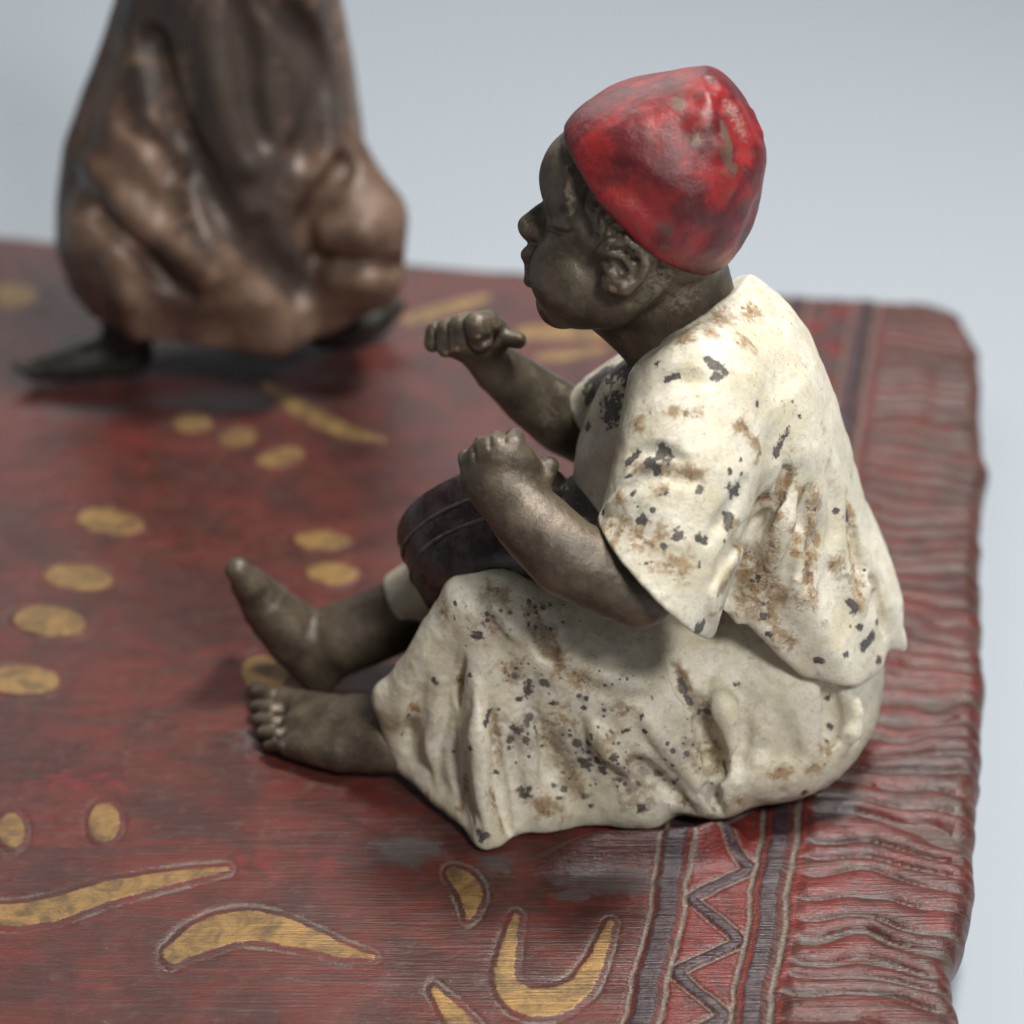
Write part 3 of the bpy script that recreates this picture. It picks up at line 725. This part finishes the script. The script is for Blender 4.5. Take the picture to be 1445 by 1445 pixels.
def build_cap():
    v = Vol((740, -120, 640), (1080, 260, 1060), 2.6)
    c0 = P(930, 252, 75); s = rs(c0)
    v.ell(c0, (153 * s, 150 * s, 150 * s), 0)
    v.chain([(P(1000, 178, 75), 84)], 40); v.chain([(P(998, 290, 75), 72)], 40);
    Fp = P(780, 180, 75); Bp = P(1026, 388, 75); d = Bp - Fp; n = np.cross(d, [0, 1, 0]); n = n / np.linalg.norm(n)
    if n[2] > 0: n = -n
    # the brim dips a little over the ear
    def cut(X, Y, Z):
        q = (X - Fp[0]) * n[0] + (Y - Fp[1]) * n[1] + (Z - Fp[2]) * n[2]
        return q - 6 * np.cos((X - 880) / 60.0) * np.clip(np.abs(Y - 75) / 110, 0, 1)
    v.func(cut, 9, 'i')
    for (p1, p2, kk) in (((786, 160), (985, 97), 26), ((1022, 105), (1074, 182), 22), ((1086, 240), (1024, 386), 26)):
        a_, b_ = P(*p1, 75), P(*p2, 75); nn = np.cross(b_ - a_, [0, 1, 0]); nn = nn if nn @ (a_ - c0) > 0 else -nn
        v.plane(a_, nn, kk)
    # dents and creases of the soft crown
    v.mark([(1028, 150), (1045, 185), (1052, 205)], 26, 9, 16)
    v.mark([(1005, 135), (1000, 170)], 12, 4, 10, 'u'); v.mark([(985, 175), (1010, 205)], 20, 4, 14, 'u')
    v.mark([(1066, 300), (1050, 340)], 24, 5, 16); v.mark([(870, 250), (930, 300), (990, 330)], 30, 3, 20)
    v.mark([(1060, 160), (1072, 185)], 12, 4, 8, 'u'); v.mark([(1000, 110), (1015, 150)], 8, 2.5, 8)
    V, Q, G = v.mesh(2)
    V = V + G * (2.6 * fbm(V[:, 0] / 45, V[:, 1] / 45, V[:, 2] / 45, 3))[:, None]
    wear = blobs(V, v, [(960, 140, 14, 955, 150), (1018, 175, 17, 1028, 225), (1000, 112, 11), (1035, 240, 10), (985, 200, 11)])
    pk = blobs(V, v, [(1025, 145, 12, 1050, 190), (985, 195, 10)]) * 0.7
    dk = blobs(V, v, [(830, 150, 30, 960, 112), (1050, 285, 22), (940, 320, 20)]) * 0.8
    mesh_np('cap', V, Q, M['cap'], fig, dict(mask=np.stack([wear, pk, dk], 1)))

TUN = [(392, 985, 1046, 45), (415, 945, 1082, 85), (445, 915, 1118, 128), (490, 897, 1150, 168), (560, 890, 1178, 186), (650, 890, 1202, 190), (720, 890, 1222, 198), (800, 885, 1256, 212), (880, 885, 1272, 224), (980, 885, 1275, 230)]
def loft(v, rows, Yc, k=0, fold=None, op='u'):
    Z_ = []; xc = []; rx = []; ry = []
    for (vv, uL, uR, r) in rows:
        a = P(uL, vv, Yc); b = P(uR, vv, Yc); Z_.append(a[2]); xc.append((a[0] + b[0]) / 2); rx.append((b[0] - a[0]) / 2); ry.append(r)
    Z_ = np.array(Z_)[::-1]; xc, rx, ry = (np.array(t)[::-1] for t in (xc, rx, ry))
    def fn(X, Y, Z):
        z = np.clip(Z, Z_[0], Z_[-1])
        cx = np.interp(z, Z_, xc); a = np.interp(z, Z_, rx); b = np.interp(z, Z_, ry)
        x = X - cx; y = Y - Yc
        q = np.sqrt((x / a) ** 2 + (y / b) ** 2) + 1e-6
        m = np.sqrt(x * x + y * y) / q     # local radius
        d = (q - 1) * m
        if fold is not None: d = d + fold(np.arctan2(y, x), Z, q)
        return np.maximum(d * 0.85, np.abs(Z - (Z_[0] + Z_[-1]) / 2) - (Z_[-1] - Z_[0]) / 2).astype(np.float32)
    v.func(fn, k, op)

def build_tunic():
    v = Vol((780, -345, 130), (1340, 360, 830), 3.2)
    def fold(t, Z, q):
        a = np.clip((620 - Z) / 420, 0, 1)
        return a * (7 * np.sin(t * 9 + Z / 90.0) + 4 * np.sin(t * 17 + 1.3 + Z / 60.0))
    loft(v, TUN, 70, 0, fold)
    # tail of the shirt at the back
    v.chain([(P(1215, 780, 60), 30), (P(1240, 850, 50), 32), (P(1246, 890, 40), 26)], 18)
    # near sleeve, wide at the elbow
    v.chain([(P(985, 545, -45), 100), (P(968, 660, -120), 104), (P(945, 760, -168), 104), (P(905, 835, -195), 118)], 26)
    # front of the shirt over the belly
    v.chain([(P(915, 560, 80), 70), (P(885, 640, 80), 74), (P(880, 740, 70), 84)], 30)
    # far sleeve
    v.chain([(P(935, 545, 190), 72), (P(880, 555, 215), 66), (P(842, 575, 226), 58)], 22)
    e = P(816, 560, 230); v_dir = P(842, 578, 226) - P(900, 548, 210)
    # cut the far cuff
    sl, X, Y, Z = v.sub((760, 150, 400), (860, 330, 700))
    nrm = v_dir / np.linalg.norm(v_dir); p0 = P(822, 570, 226)
    v.F[sl] = smax(v.F[sl], ((X - p0[0]) * nrm[0] + (Y - p0[1]) * nrm[1] + (Z - p0[2]) * nrm[2]).astype(np.float32), 4)
    # cut the near sleeve along its opening
    A = P(816, 722, -190); B = P(994, 922, -190); d = ray(905, 822); d = d / np.linalg.norm(d)
    n = np.cross(B - A, d); n = n / np.linalg.norm(n)
    if n[0] > 0: n = -n
    n = n + 0.25 * d; n = n / np.linalg.norm(n)
    sl, X, Y, Z = v.sub((760, -345, 130), (1010, -60, 560))
    bow = 7 * np.sin(((X - A[0]) * (B - A)[0] + (Z - A[2]) * (B - A)[2]) / ((B - A)[0] ** 2 + (B - A)[2] ** 2) * math.pi)
    cutv = (X - A[0]) * n[0] + (Y - A[1]) * n[1] + (Z - A[2]) * n[2] + bow
    v.F[sl] = smax(v.F[sl], cutv.astype(np.float32), 5)
    # hollow of the sleeve round the arm
    v.chain([(P(955, 740, -165), 62), (P(903, 838, -203), 84), (P(820, 850, -215), 100)], 6, 's')
    # hem and neckline
    h1 = P(1000, 925, -185); h2 = P(1110, 958, -150); h3 = P(1262, 866, 60)
    nh = np.cross(h2 - h1, h3 - h1); nh = nh if nh[2] < 0 else -nh
    nh = nh / np.linalg.norm(nh)
    sl, X, Y, Z = v.sub((985, -345, 100), (1340, 360, 420))
    hem = (X - h1[0]) * nh[0] + (Y - h1[1]) * nh[1] + (Z - h1[2]) * nh[2] + 7 * np.sin(X / 21.0 + Y / 33.0)
    v.F[sl] = smax(v.F[sl], hem.astype(np.float32), 26)
    sl, X, Y, Z = v.sub((760, -140, 100), (990, 360, 330)); v.F[sl] = smax(v.F[sl], 250.0 - Z + 0 * X + 0 * Y, 8)
    nb_, nf_, nn_ = P(1056, 392, 70), P(890, 505, 80), P(962, 468, -35)
    nn = np.cross(nf_ - nb_, nn_ - nb_); nn = nn if nn[2] > 0 else -nn
    v.plane(nb_, nn, 9)
    v.gain = 1.75; v.taper = True
    # folds
    v.mark([(1012, 850, 12, 8), (1016, 806, 13, 11), (1040, 768, 14, 14), (1068, 735, 14, 15), (1092, 702, 12, 12), (1108, 668, 8, 7)], 12, 10, 10)
    v.mark([(1084, 740), (1096, 705), (1110, 672), (1106, 652)], 8, 8, 4)
    v.mark([(1092, 715), (1070, 738), (1050, 765)], 9, 9, 4)
    v.mark([(1075, 755), (1045, 795), (1032, 835), (1030, 862)], 24, 15, 12); v.mark([(1070, 800), (1075, 850), (1100, 880)], 26, 9, 16)
    v.taper = False; v.gain = 1.0
    v.mark([(1016, 862, 5, 4), (1032, 880, 9, 14), (1050, 905, 11, 20), (1066, 930, 10, 18), (1074, 944, 6, 8)], 10, 10, 4)
    v.mark([(1058, 748, 5, 4), (1068, 735, 8, 14), (1078, 722, 5, 5)], 8, 8, 3)
    v.taper = True; v.gain = 1.75
    v.mark([(1030, 855), (1060, 895), (1085, 930)], 9, 5, 8, 'u')
    v.mark([(1138, 690), (1128, 740), (1112, 800), (1098, 850)], 11, 7, 9); v.mark([(1152, 735), (1140, 790), (1135, 830)], 12, 6, 9)
    v.mark([(1172, 660), (1178, 730), (1172, 800)], 11, 5, 10); v.mark([(1120, 700), (1108, 760), (1085, 800)], 9, 5, 8, 'u')
    v.mark([(1146, 700), (1142, 760), (1125, 830)], 9, 5, 8, 'u'); v.mark([(1196, 700), (1205, 770), (1215, 840)], 10, 5, 9)
    v.mark([(1210, 740), (1222, 800), (1218, 860)], 10, 5, 9, 'u')
    v.mark([(1226, 800), (1236, 840), (1244, 868), (1248, 898)], 8, 8, 4)
    v.mark([(890, 640), (925, 632), (965, 650)], 10, 4, 10); v.mark([(880, 690), (930, 665), (985, 680)], 12, 4, 12)
    v.mark([(850, 722), (875, 700), (888, 668)], 9, 4, 8, 'u'); v.mark([(905, 560), (950, 530), (1000, 540)], 12, 3, 12)
    v.mark([(1005, 890), (1000, 840), (1022, 790)], 8, 4, 6, 'u'); v.mark([(1000, 760), (1030, 720), (1050, 680)], 12, 4, 12)
    v.mark([(1050, 405), (1000, 445), (950, 475), (905, 497)], 6, 3, 5, 'u')
    V, Q, G = v.mesh(2)
    V = V + G * (3.2 * fbm(V[:, 0] / 42, V[:, 1] / 42, V[:, 2] / 42, 4))[:, None]
    chip = blobs(V, v, [(998, 507, 6, 1022, 524), (1012, 531, 6), (1003, 533, 4), (1068, 571, 4), (1098, 628, 7, 1094, 640), (1104, 615, 5, 1111, 605), (1034, 692, 12), (1026, 724, 7, 1028, 742), (1046, 668, 4), (1046, 648, 4), (905, 733, 9), (958, 756, 9), (994, 762, 6), (936, 638, 14), (915, 650, 9, 925, 660),
                            (898, 640, 6, 886, 652), (985, 690, 6), (895, 695, 5), (920, 720, 4), (986, 886, 9, 990, 900), (974, 908, 6), (824, 738, 5, 862, 778), (840, 758, 8, 858, 772), (866, 786, 5, 905, 835), (912, 842, 4, 975, 908), (890, 820, 6), (1205, 858, 9), (1200, 850, 6), (1228, 900, 8, 1218, 912), (1212, 885, 6), (1236, 878, 5),  # long strips at the sleeve opening also paint in its dark gap
                            (1118, 505 + 60, 3), (1128, 588, 4), (1085, 895, 5), (1075, 870, 6), (1152, 930, 5, 1195, 922), (850, 722, 4), (1060, 818, 5), (1180, 720, 5), (925, 512, 5), (955, 530, 5, 940, 535), (1150, 718, 4), (1030, 665, 4), (1240, 930, 6)] + scatter(5, 16, (880, 640, 1050, 800), 1.5, 6) + scatter(6, 5, (1040, 660, 1240, 930), 1.5, 4.5), grow=1.25)
    chip = np.maximum(chip, blobs(V, v, [(845, 530, 34, 890, 515), (830, 600, 12), (862, 575, 30), (832, 560, 20)]) * 0.9)
    stain = blobs(V, v, [(1045, 600, 12, 1070, 640), (950, 580, 9, 985, 585), (870, 745, 20, 960, 800), (930, 750, 14), (1075, 840, 36), (1060, 800, 26), (1140, 840, 24), (1150, 760, 12), (1160, 600, 10), (1075, 700, 18), (1030, 740, 14), (935, 690, 14), (875, 700, 12), (900, 600, 14), (1050, 480, 18),
                             (1120, 745, 14), (1130, 690, 10, 1122, 780), (1010, 445, 14), (1052, 905, 18), (1000, 470, 14), (1180, 800, 18), (1105, 900, 20), (1150, 700, 14, 1140, 820), (1110, 660, 12, 1085, 790), (1045, 905, 12, 1070, 935), (1010, 860, 10, 1040, 770), (1195, 720, 12, 1212, 850), (900, 655, 14, 980, 670), (1060, 440, 16, 960, 480), (1050, 790, 22, 1080, 860), (860, 745, 16, 950, 800)], grow=1.35) * 0.72
    grey = blobs(V, v, [(935, 650, 40, 900, 690), (935, 620, 20), (905, 520, 16), (1140, 460, 20), (1075, 850, 22), (960, 545, 14), (1090, 690, 14)]) * 0.55
    mesh_np('tunic', V, Q, M['tunic'], fig, dict(mask=np.stack([chip, stain, grey], 1)))

def build_skirt():
    v = Vol((480, -330, 1), (1290, 380, 520), 3.2)
    c = P(1085, 1010, 60); c[2] = 150
    v.ell((1075, 60, 140), (162, 205, 160), 0)
    v.ell((1062, 45, 80), (170, 222, 112), 40)
    C = v.chain
    # near thigh up to the knee, shin and the cloth hanging to the carpet
    C([(P(1060, 985, 0), 122), (P(900, 955, -50), 98), (P(780, 900, -60), 74), (P(700, 852, -62), 46)], 40)
    C([(P(700, 846, -64), 44), (P(660, 846, -58), 38), (P(620, 915, -58), 40), (P(585, 985, -58), 44)], 24)
    K = P(672, 856, -70); T = PZ(690, 1180, 10); L = PZ(574, 1068, 30); LT = P(552, 985, -55)
    v.tri(K, T, L, 15, 24); v.tri(K, L, LT, 20, 24)
    C([(LT, 26), (L, 20), (PZ(625, 1125, 20), 14), (T, 13)], 16)
    v.tri(K, T, PZ(770, 1138, 16), 17, 20); v.tri(P(790, 905, -80), K, PZ(770, 1138, 16), 34, 24)
    v.tri(P(790, 905, -80), PZ(770, 1138, 16), PZ(900, 1130, 22), 34, 30); v.tri(P(790, 905, -80), P(940, 970, -80), PZ(900, 1130, 22), 40, 30)
    C([(P(880, 960, -80), 76), (PZ(900, 1105, 40), 44)], 36)
    C([(P(980, 1000, -60), 96), (PZ(1000, 1095, 55), 60)], 40)
    # dark lap behind the drum
    C([(P(835, 728, 60), 66), (P(900, 790, 40), 80), (P(960, 880, 30), 90)], 20)
    # far leg cloth
    C([(P(1040, 960, 160), 110), (P(800, 850, 190), 80), (P(700, 800, 195), 58), (P(610, 830, 190), 52), (P(575, 848, 188), 48)], 30)
    # far cuff cut
    sl, X, Y, Z = v.sub((480, 110, 1), (700, 380, 460)); q0 = P(560, 850, 188); q1 = P(640, 815, 190); nn = (q0 - q1) / np.linalg.norm(q0 - q1)
    p0 = P(558, 850, 188); v.F[sl] = smax(v.F[sl], ((X - p0[0]) * nn[0] + (Y - p0[1]) * nn[1] + (Z - p0[2]) * nn[2]).astype(np.float32), 6)
    # opening where the near foot comes out
    # lap hollow for the drum
    v.func(lambda X, Y, Z: (2.0 - Z) + 0 * X + 0 * Y, 4, 'i')
    v.gain = 2.7; v.taper = True
    # folds
    M_ = v.mark
    v.taper = False; v.gain = 1.0
    M_([(654, 930, 4, 3), (650, 948, 7, 11), (648, 968, 8, 13), (645, 990, 6, 9), (644, 1000, 3, 2)], 7, 7, 3)
    M_([(944, 930, 5, 5), (954, 950, 9, 17), (963, 970, 9, 18), (974, 996, 6, 8)], 9, 9, 3)
    M_([(1018, 1066, 4, 4), (1024, 1080, 6, 11), (1029, 1094, 4, 4)], 6, 6, 3); M_([(996, 1120, 4, 4), (1010, 1138, 6, 9), (1020, 1148, 4, 3)], 6, 6, 3)
    M_([(692, 985, 5, 3), (697, 1030, 9, 10), (703, 1080, 11, 15), (712, 1130, 11, 16), (720, 1172, 8, 10)], 9, 9, 3)
    v.taper = True; v.gain = 2.7
    M_([(672, 960), (676, 1040), (680, 1120), (690, 1180)], 9, 6, 7, 'u')
    M_([(600, 955), (582, 1010), (575, 1055)], 11, 6, 8); M_([(622, 960), (610, 1030), (615, 1100)], 10, 5, 8, 'u'); M_([(640, 1020), (640, 1080), (650, 1140)], 7, 4, 6)
    M_([(657, 1060), (660, 1120), (668, 1160)], 5, 4, 4)
    M_([(1012, 965), (1020, 1000), (1034, 1045), (1030, 1090)], 15, 9, 10, 'u'); M_([(985, 985), (1000, 1040), (1018, 1085)], 15, 8, 10)
    M_([(1048, 1000), (1052, 1050), (1040, 1095)], 12, 5, 9)
    M_([(1160, 952), (1176, 985), (1178, 1030), (1160, 1075)], 10, 8, 6); M_([(1192, 960), (1205, 1010), (1190, 1060)], 12, 6, 9, 'u')
    M_([(745, 1010), (770, 1070), (800, 1120)], 30, 9, 16); M_([(730, 1000), (745, 1060), (752, 1120)], 14, 7, 10, 'u')
    M_([(830, 1010), (860, 1060), (920, 1110)], 14, 6, 10, 'u'); M_([(880, 1060), (930, 1105), (975, 1140)], 13, 7, 9); M_([(900, 1000), (940, 1050), (985, 1110)], 14, 5, 10, 'u')
    M_([(745, 860), (760, 900), (790, 940)], 14, 7, 10); M_([(995, 1110), (1015, 1140)], 9, 7, 6); M_([(1000, 1060), (1018, 1100)], 7, 7, 5)
    M_([(800, 930), (870, 960), (930, 965)], 14, 5, 12, 'u'); M_([(690, 850), (735, 905)], 9, 4, 8, 'u')
    M_([(1100, 1000), (1115, 1060), (1100, 1120)], 18, 4, 14)
    V, Q, G = v.mesh(2)
    V = V + G * (4.2 * fbm(V[:, 0] / 42, V[:, 1] / 42, V[:, 2] / 42, 4))[:, None]
    chip = blobs(V, v, [(672, 897, 8), (740, 1118, 11), (780, 992, 6), (819, 1074, 8, 828, 1078), (848, 1086, 7), (822, 1122, 8), (795, 1112, 6), (663, 952, 4), (575, 1008, 4), (568, 1035, 4), (664, 1056, 6), (640, 872, 5), (700, 1090, 5), (1135, 1118, 7), (1022, 1078, 6, 1026, 1090), (960, 960, 6, 972, 990),
                            (905, 1140, 8), (1004, 1140, 5), (910, 1032, 6), (690, 1005, 6, 685, 1020), (680, 1178, 10), (1168, 985, 5), (1170, 1025, 5), (1165, 1045, 5), (550, 1080, 6, 600, 1130), (965, 1050, 4), (875, 1100, 5), (745, 880, 5), (1040, 965, 5), (640, 1060, 3)] + scatter(11, 30, (720, 960, 960, 1140), 1.5, 6.5) + scatter(12, 8, (600, 820, 720, 960), 1.5, 4), grow=1.2)
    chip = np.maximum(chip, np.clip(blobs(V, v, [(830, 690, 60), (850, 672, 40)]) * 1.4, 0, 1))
    stain = blobs(V, v, [(720, 945, 24), (700, 840, 24), (790, 1020, 26), (740, 1030, 24), (900, 1110, 30), (770, 1140, 24), (650, 960, 12), (1040, 1130, 12), (980, 1065, 22), (690, 880, 16), (820, 960, 22), (600, 1120, 10), (648, 1140, 9, 655, 1100), (880, 1000, 18), (1150, 1080, 16), (625, 860, 16), (1100, 1090, 16),
                            (700, 1130, 18), (850, 1050, 22), (696, 1010, 10, 710, 1165), (770, 1030, 18, 815, 1115), (890, 1070, 14, 970, 1135), (990, 990, 14, 1015, 1085), (955, 940, 10, 975, 995), (1170, 960, 10, 1165, 1075), (750, 860, 18, 790, 940), (585, 1000, 12)], grow=1.25) * 0.68
    dens = blobs(V, v, [(740, 1040, 50), (830, 1060, 70), (900, 1090, 50), (690, 860, 36), (960, 1060, 44), (860, 990, 50), (750, 960, 40), (770, 870, 40), (990, 1000, 30), (1000, 1120, 36)]) * 0.78
    mesh_np('skirt', V, Q, M['skirt'], fig, dict(mask=np.stack([chip, stain, dens], 1)))
build_body(); build_cap(); build_tunic(); build_skirt()

# ------------------------------------------------------------------ the drum between his knees
def build_drum():
    ax = 0.86 * UP + 0.42 * FW - 0.26 * RT; ax = ax / np.linalg.norm(ax)
    c0 = P(684, 722, 100)
    e1 = np.cross(ax, [0, 0, 1.0]); e1 /= np.linalg.norm(e1); e2 = np.cross(ax, e1)
    root = empty('drum', tuple(c0), 'dark purple hand drum with pale rings held across the lap', 'drum')
    N = 112
    def lathe(name, prof, mat, closed=False, par=root, wob=0.8):
        V = []; Fq = []
        for i, (r, h) in enumerate(prof):
            for j in range(N):
                t = 2 * math.pi * j / N; rr = r + (wob * math.sin(3 * t + h * 0.05) + wob * 0.6 * math.sin(7 * t + 1 + h * 0.1) if r > 20 else 0)
                V.append(c0 + ax * h + (e1 * math.cos(t) + e2 * math.sin(t)) * rr)
        m = len(prof)
        for i in range(m if closed else m - 1):
            for j in range(N):
                i2 = (i + 1) % m; Fq.append((i * N + j, i * N + (j + 1) % N, i2 * N + (j + 1) % N, i2 * N + j))
        return mesh_np(name, V, Fq, mat, par)
    R = 124.0
    lathe('shell', [(R - 12, 8), (R - 5, 8), (R, 3), (R + 1, -10), (R, -50), (R - 3, -80), (R - 10, -104), (R - 24, -124), (R - 50, -138), (R - 90, -144), (2, -146)], M['drum'], wob=1.6)
    lathe('drum_head', [(R - 13, 6), (R - 40, 9), (R - 90, 10), (1, 10)], M['drumskin'])
    for h, rr in ((-34, R + 0.4), (-66, R - 1.6)):
        lathe('ring', [(rr + 2.6 * math.cos(a), h + 2.6 * math.sin(a)) for a in np.linspace(0, 2 * math.pi, 8, endpoint=False)], M['band'], True, wob=1.5)
build_drum()

# ------------------------------------------------------------------ the robed figurine behind
def build_robed():
    Yc = 1200.0
    root = empty('robed_figurine', (200, 1200, 0), 'standing bronze figurine in a long folded copper brown robe and dark slippers', 'figurine')
    v = Vol((-170, 860, 70), (660, 1540, 1250), 7.0)
    rows = [(-420, 290, 330, 40), (-360, 230, 420, 110), (-300, 205, 450, 140), (-150, 178, 468, 150), (0, 160, 482, 165), (100, 130, 500, 185), (200, 98, 512, 215), (280, 92, 520, 235), (340, 93, 530, 245), (400, 112, 545, 245), (432, 135, 552, 235)]
    def fold(t, Z, q):
        a = np.clip((900 - Z) / 700, 0.2, 1)
        return a * (12 * np.sin(t * 7 + Z / 220.0) + 7 * np.sin(t * 13 + 2 - Z / 260.0))
    loft(v, rows, Yc, 0, fold)
    C = v.chain
    # the bunched cloth over the right knee
    C([(P(470, 250, 1120), 60), (P(513, 310, 1090), 64), (P(515, 385, 1080), 56)], 40)
    C([(P(160, 330, 1080), 70), (P(170, 395, 1070), 52)], 40)
    C([(P(300, 340, 1010), 60), (P(320, 405, 1000), 40)], 40)
    mk = v.mark
    mk([(215, 60), (235, 150), (262, 200), (322, 322), (380, 395)], 24, 22, 18); mk([(386, 0), (440, 60), (463, 110), (440, 190), (425, 215)], 24, 22, 18)
    mk([(142, 300), (200, 360), (262, 412)], 18, 16, 14); mk([(180, 170), (225, 210), (245, 240)], 18, 14, 16)
    mk([(487, 232), (455, 275), (430, 315), (445, 395)], 20, 20, 12); mk([(446, 362), (500, 372), (562, 376)], 14, 12, 10)
    mk([(330, 0), (345, 70), (350, 150), (365, 200)], 22, 16, 18); mk([(280, 0), (300, 110), (350, 230)], 22, 10, 20, 'u')
    mk([(120, 230), (180, 290), (290, 390)], 22, 12, 20, 'u'); mk([(160, 370), (175, 420)], 22, 8, 20, 'u'); mk([(370, 330), (390, 380), (420, 410)], 26, 16, 20)
    mk([(460, 330), (510, 335)], 26, 10, 18, 'u'); mk([(455, 395), (520, 400)], 20, 8, 16, 'u')
    # ragged lower hem
    sl, X, Y, Z = v.sub(v.lo, v.lo + v.n * v.h); v.F = smax(v.F, (124 + 12 * np.sin(X / 70.0) - Z + 0 * Y).astype(np.float32), 10)
    V, Q, G = v.mesh(2)
    V = V + G * (3 * fbm(V[:, 0] / 70, V[:, 1] / 70, V[:, 2] / 110, 2))[:, None]
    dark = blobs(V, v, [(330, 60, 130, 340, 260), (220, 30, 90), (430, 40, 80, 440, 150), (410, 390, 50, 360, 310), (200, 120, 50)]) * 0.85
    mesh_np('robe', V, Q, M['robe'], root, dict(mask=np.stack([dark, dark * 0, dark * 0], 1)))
    # legs and slippers, one body with the head above
    b = Vol((-330, 840, 2), (660, 1480, 1480), 7.0); C = b.chain
    C([(P(180, 300, 1120), 36), (P(178, 440, 1110), 36), (PZ(178, 492, 44), 36)], 14)
    C([(PZ(180, 498, 34), 34), (PZ(110, 512, 28), 26), (PZ(50, 522, 22), 17), (PZ(22, 515, 40), 7)], 12)
    C([(P(430, 300, 1180), 40), (PZ(455, 462, 45), 30), (PZ(485, 464, 32), 28), (PZ(530, 450, 36), 24), (PZ(560, 430, 66), 13)], 14)
    C([(P(180, 300, 1120), 50), (P(310, 100, 1200), 90), (P(310, -250, 1200), 90), (P(318, -430, 1200), 50), (P(318, -470, 1195), 62)], 20)
    C([(P(430, 300, 1180), 50), (P(310, 100, 1200), 90)], 20)
    V, Q, G = b.mesh(1)
    mesh_np('body', V, Q, M['dark'], root)
build_robed()
for o in bpy.data.objects:
    if '_o' in o: del o['_o']
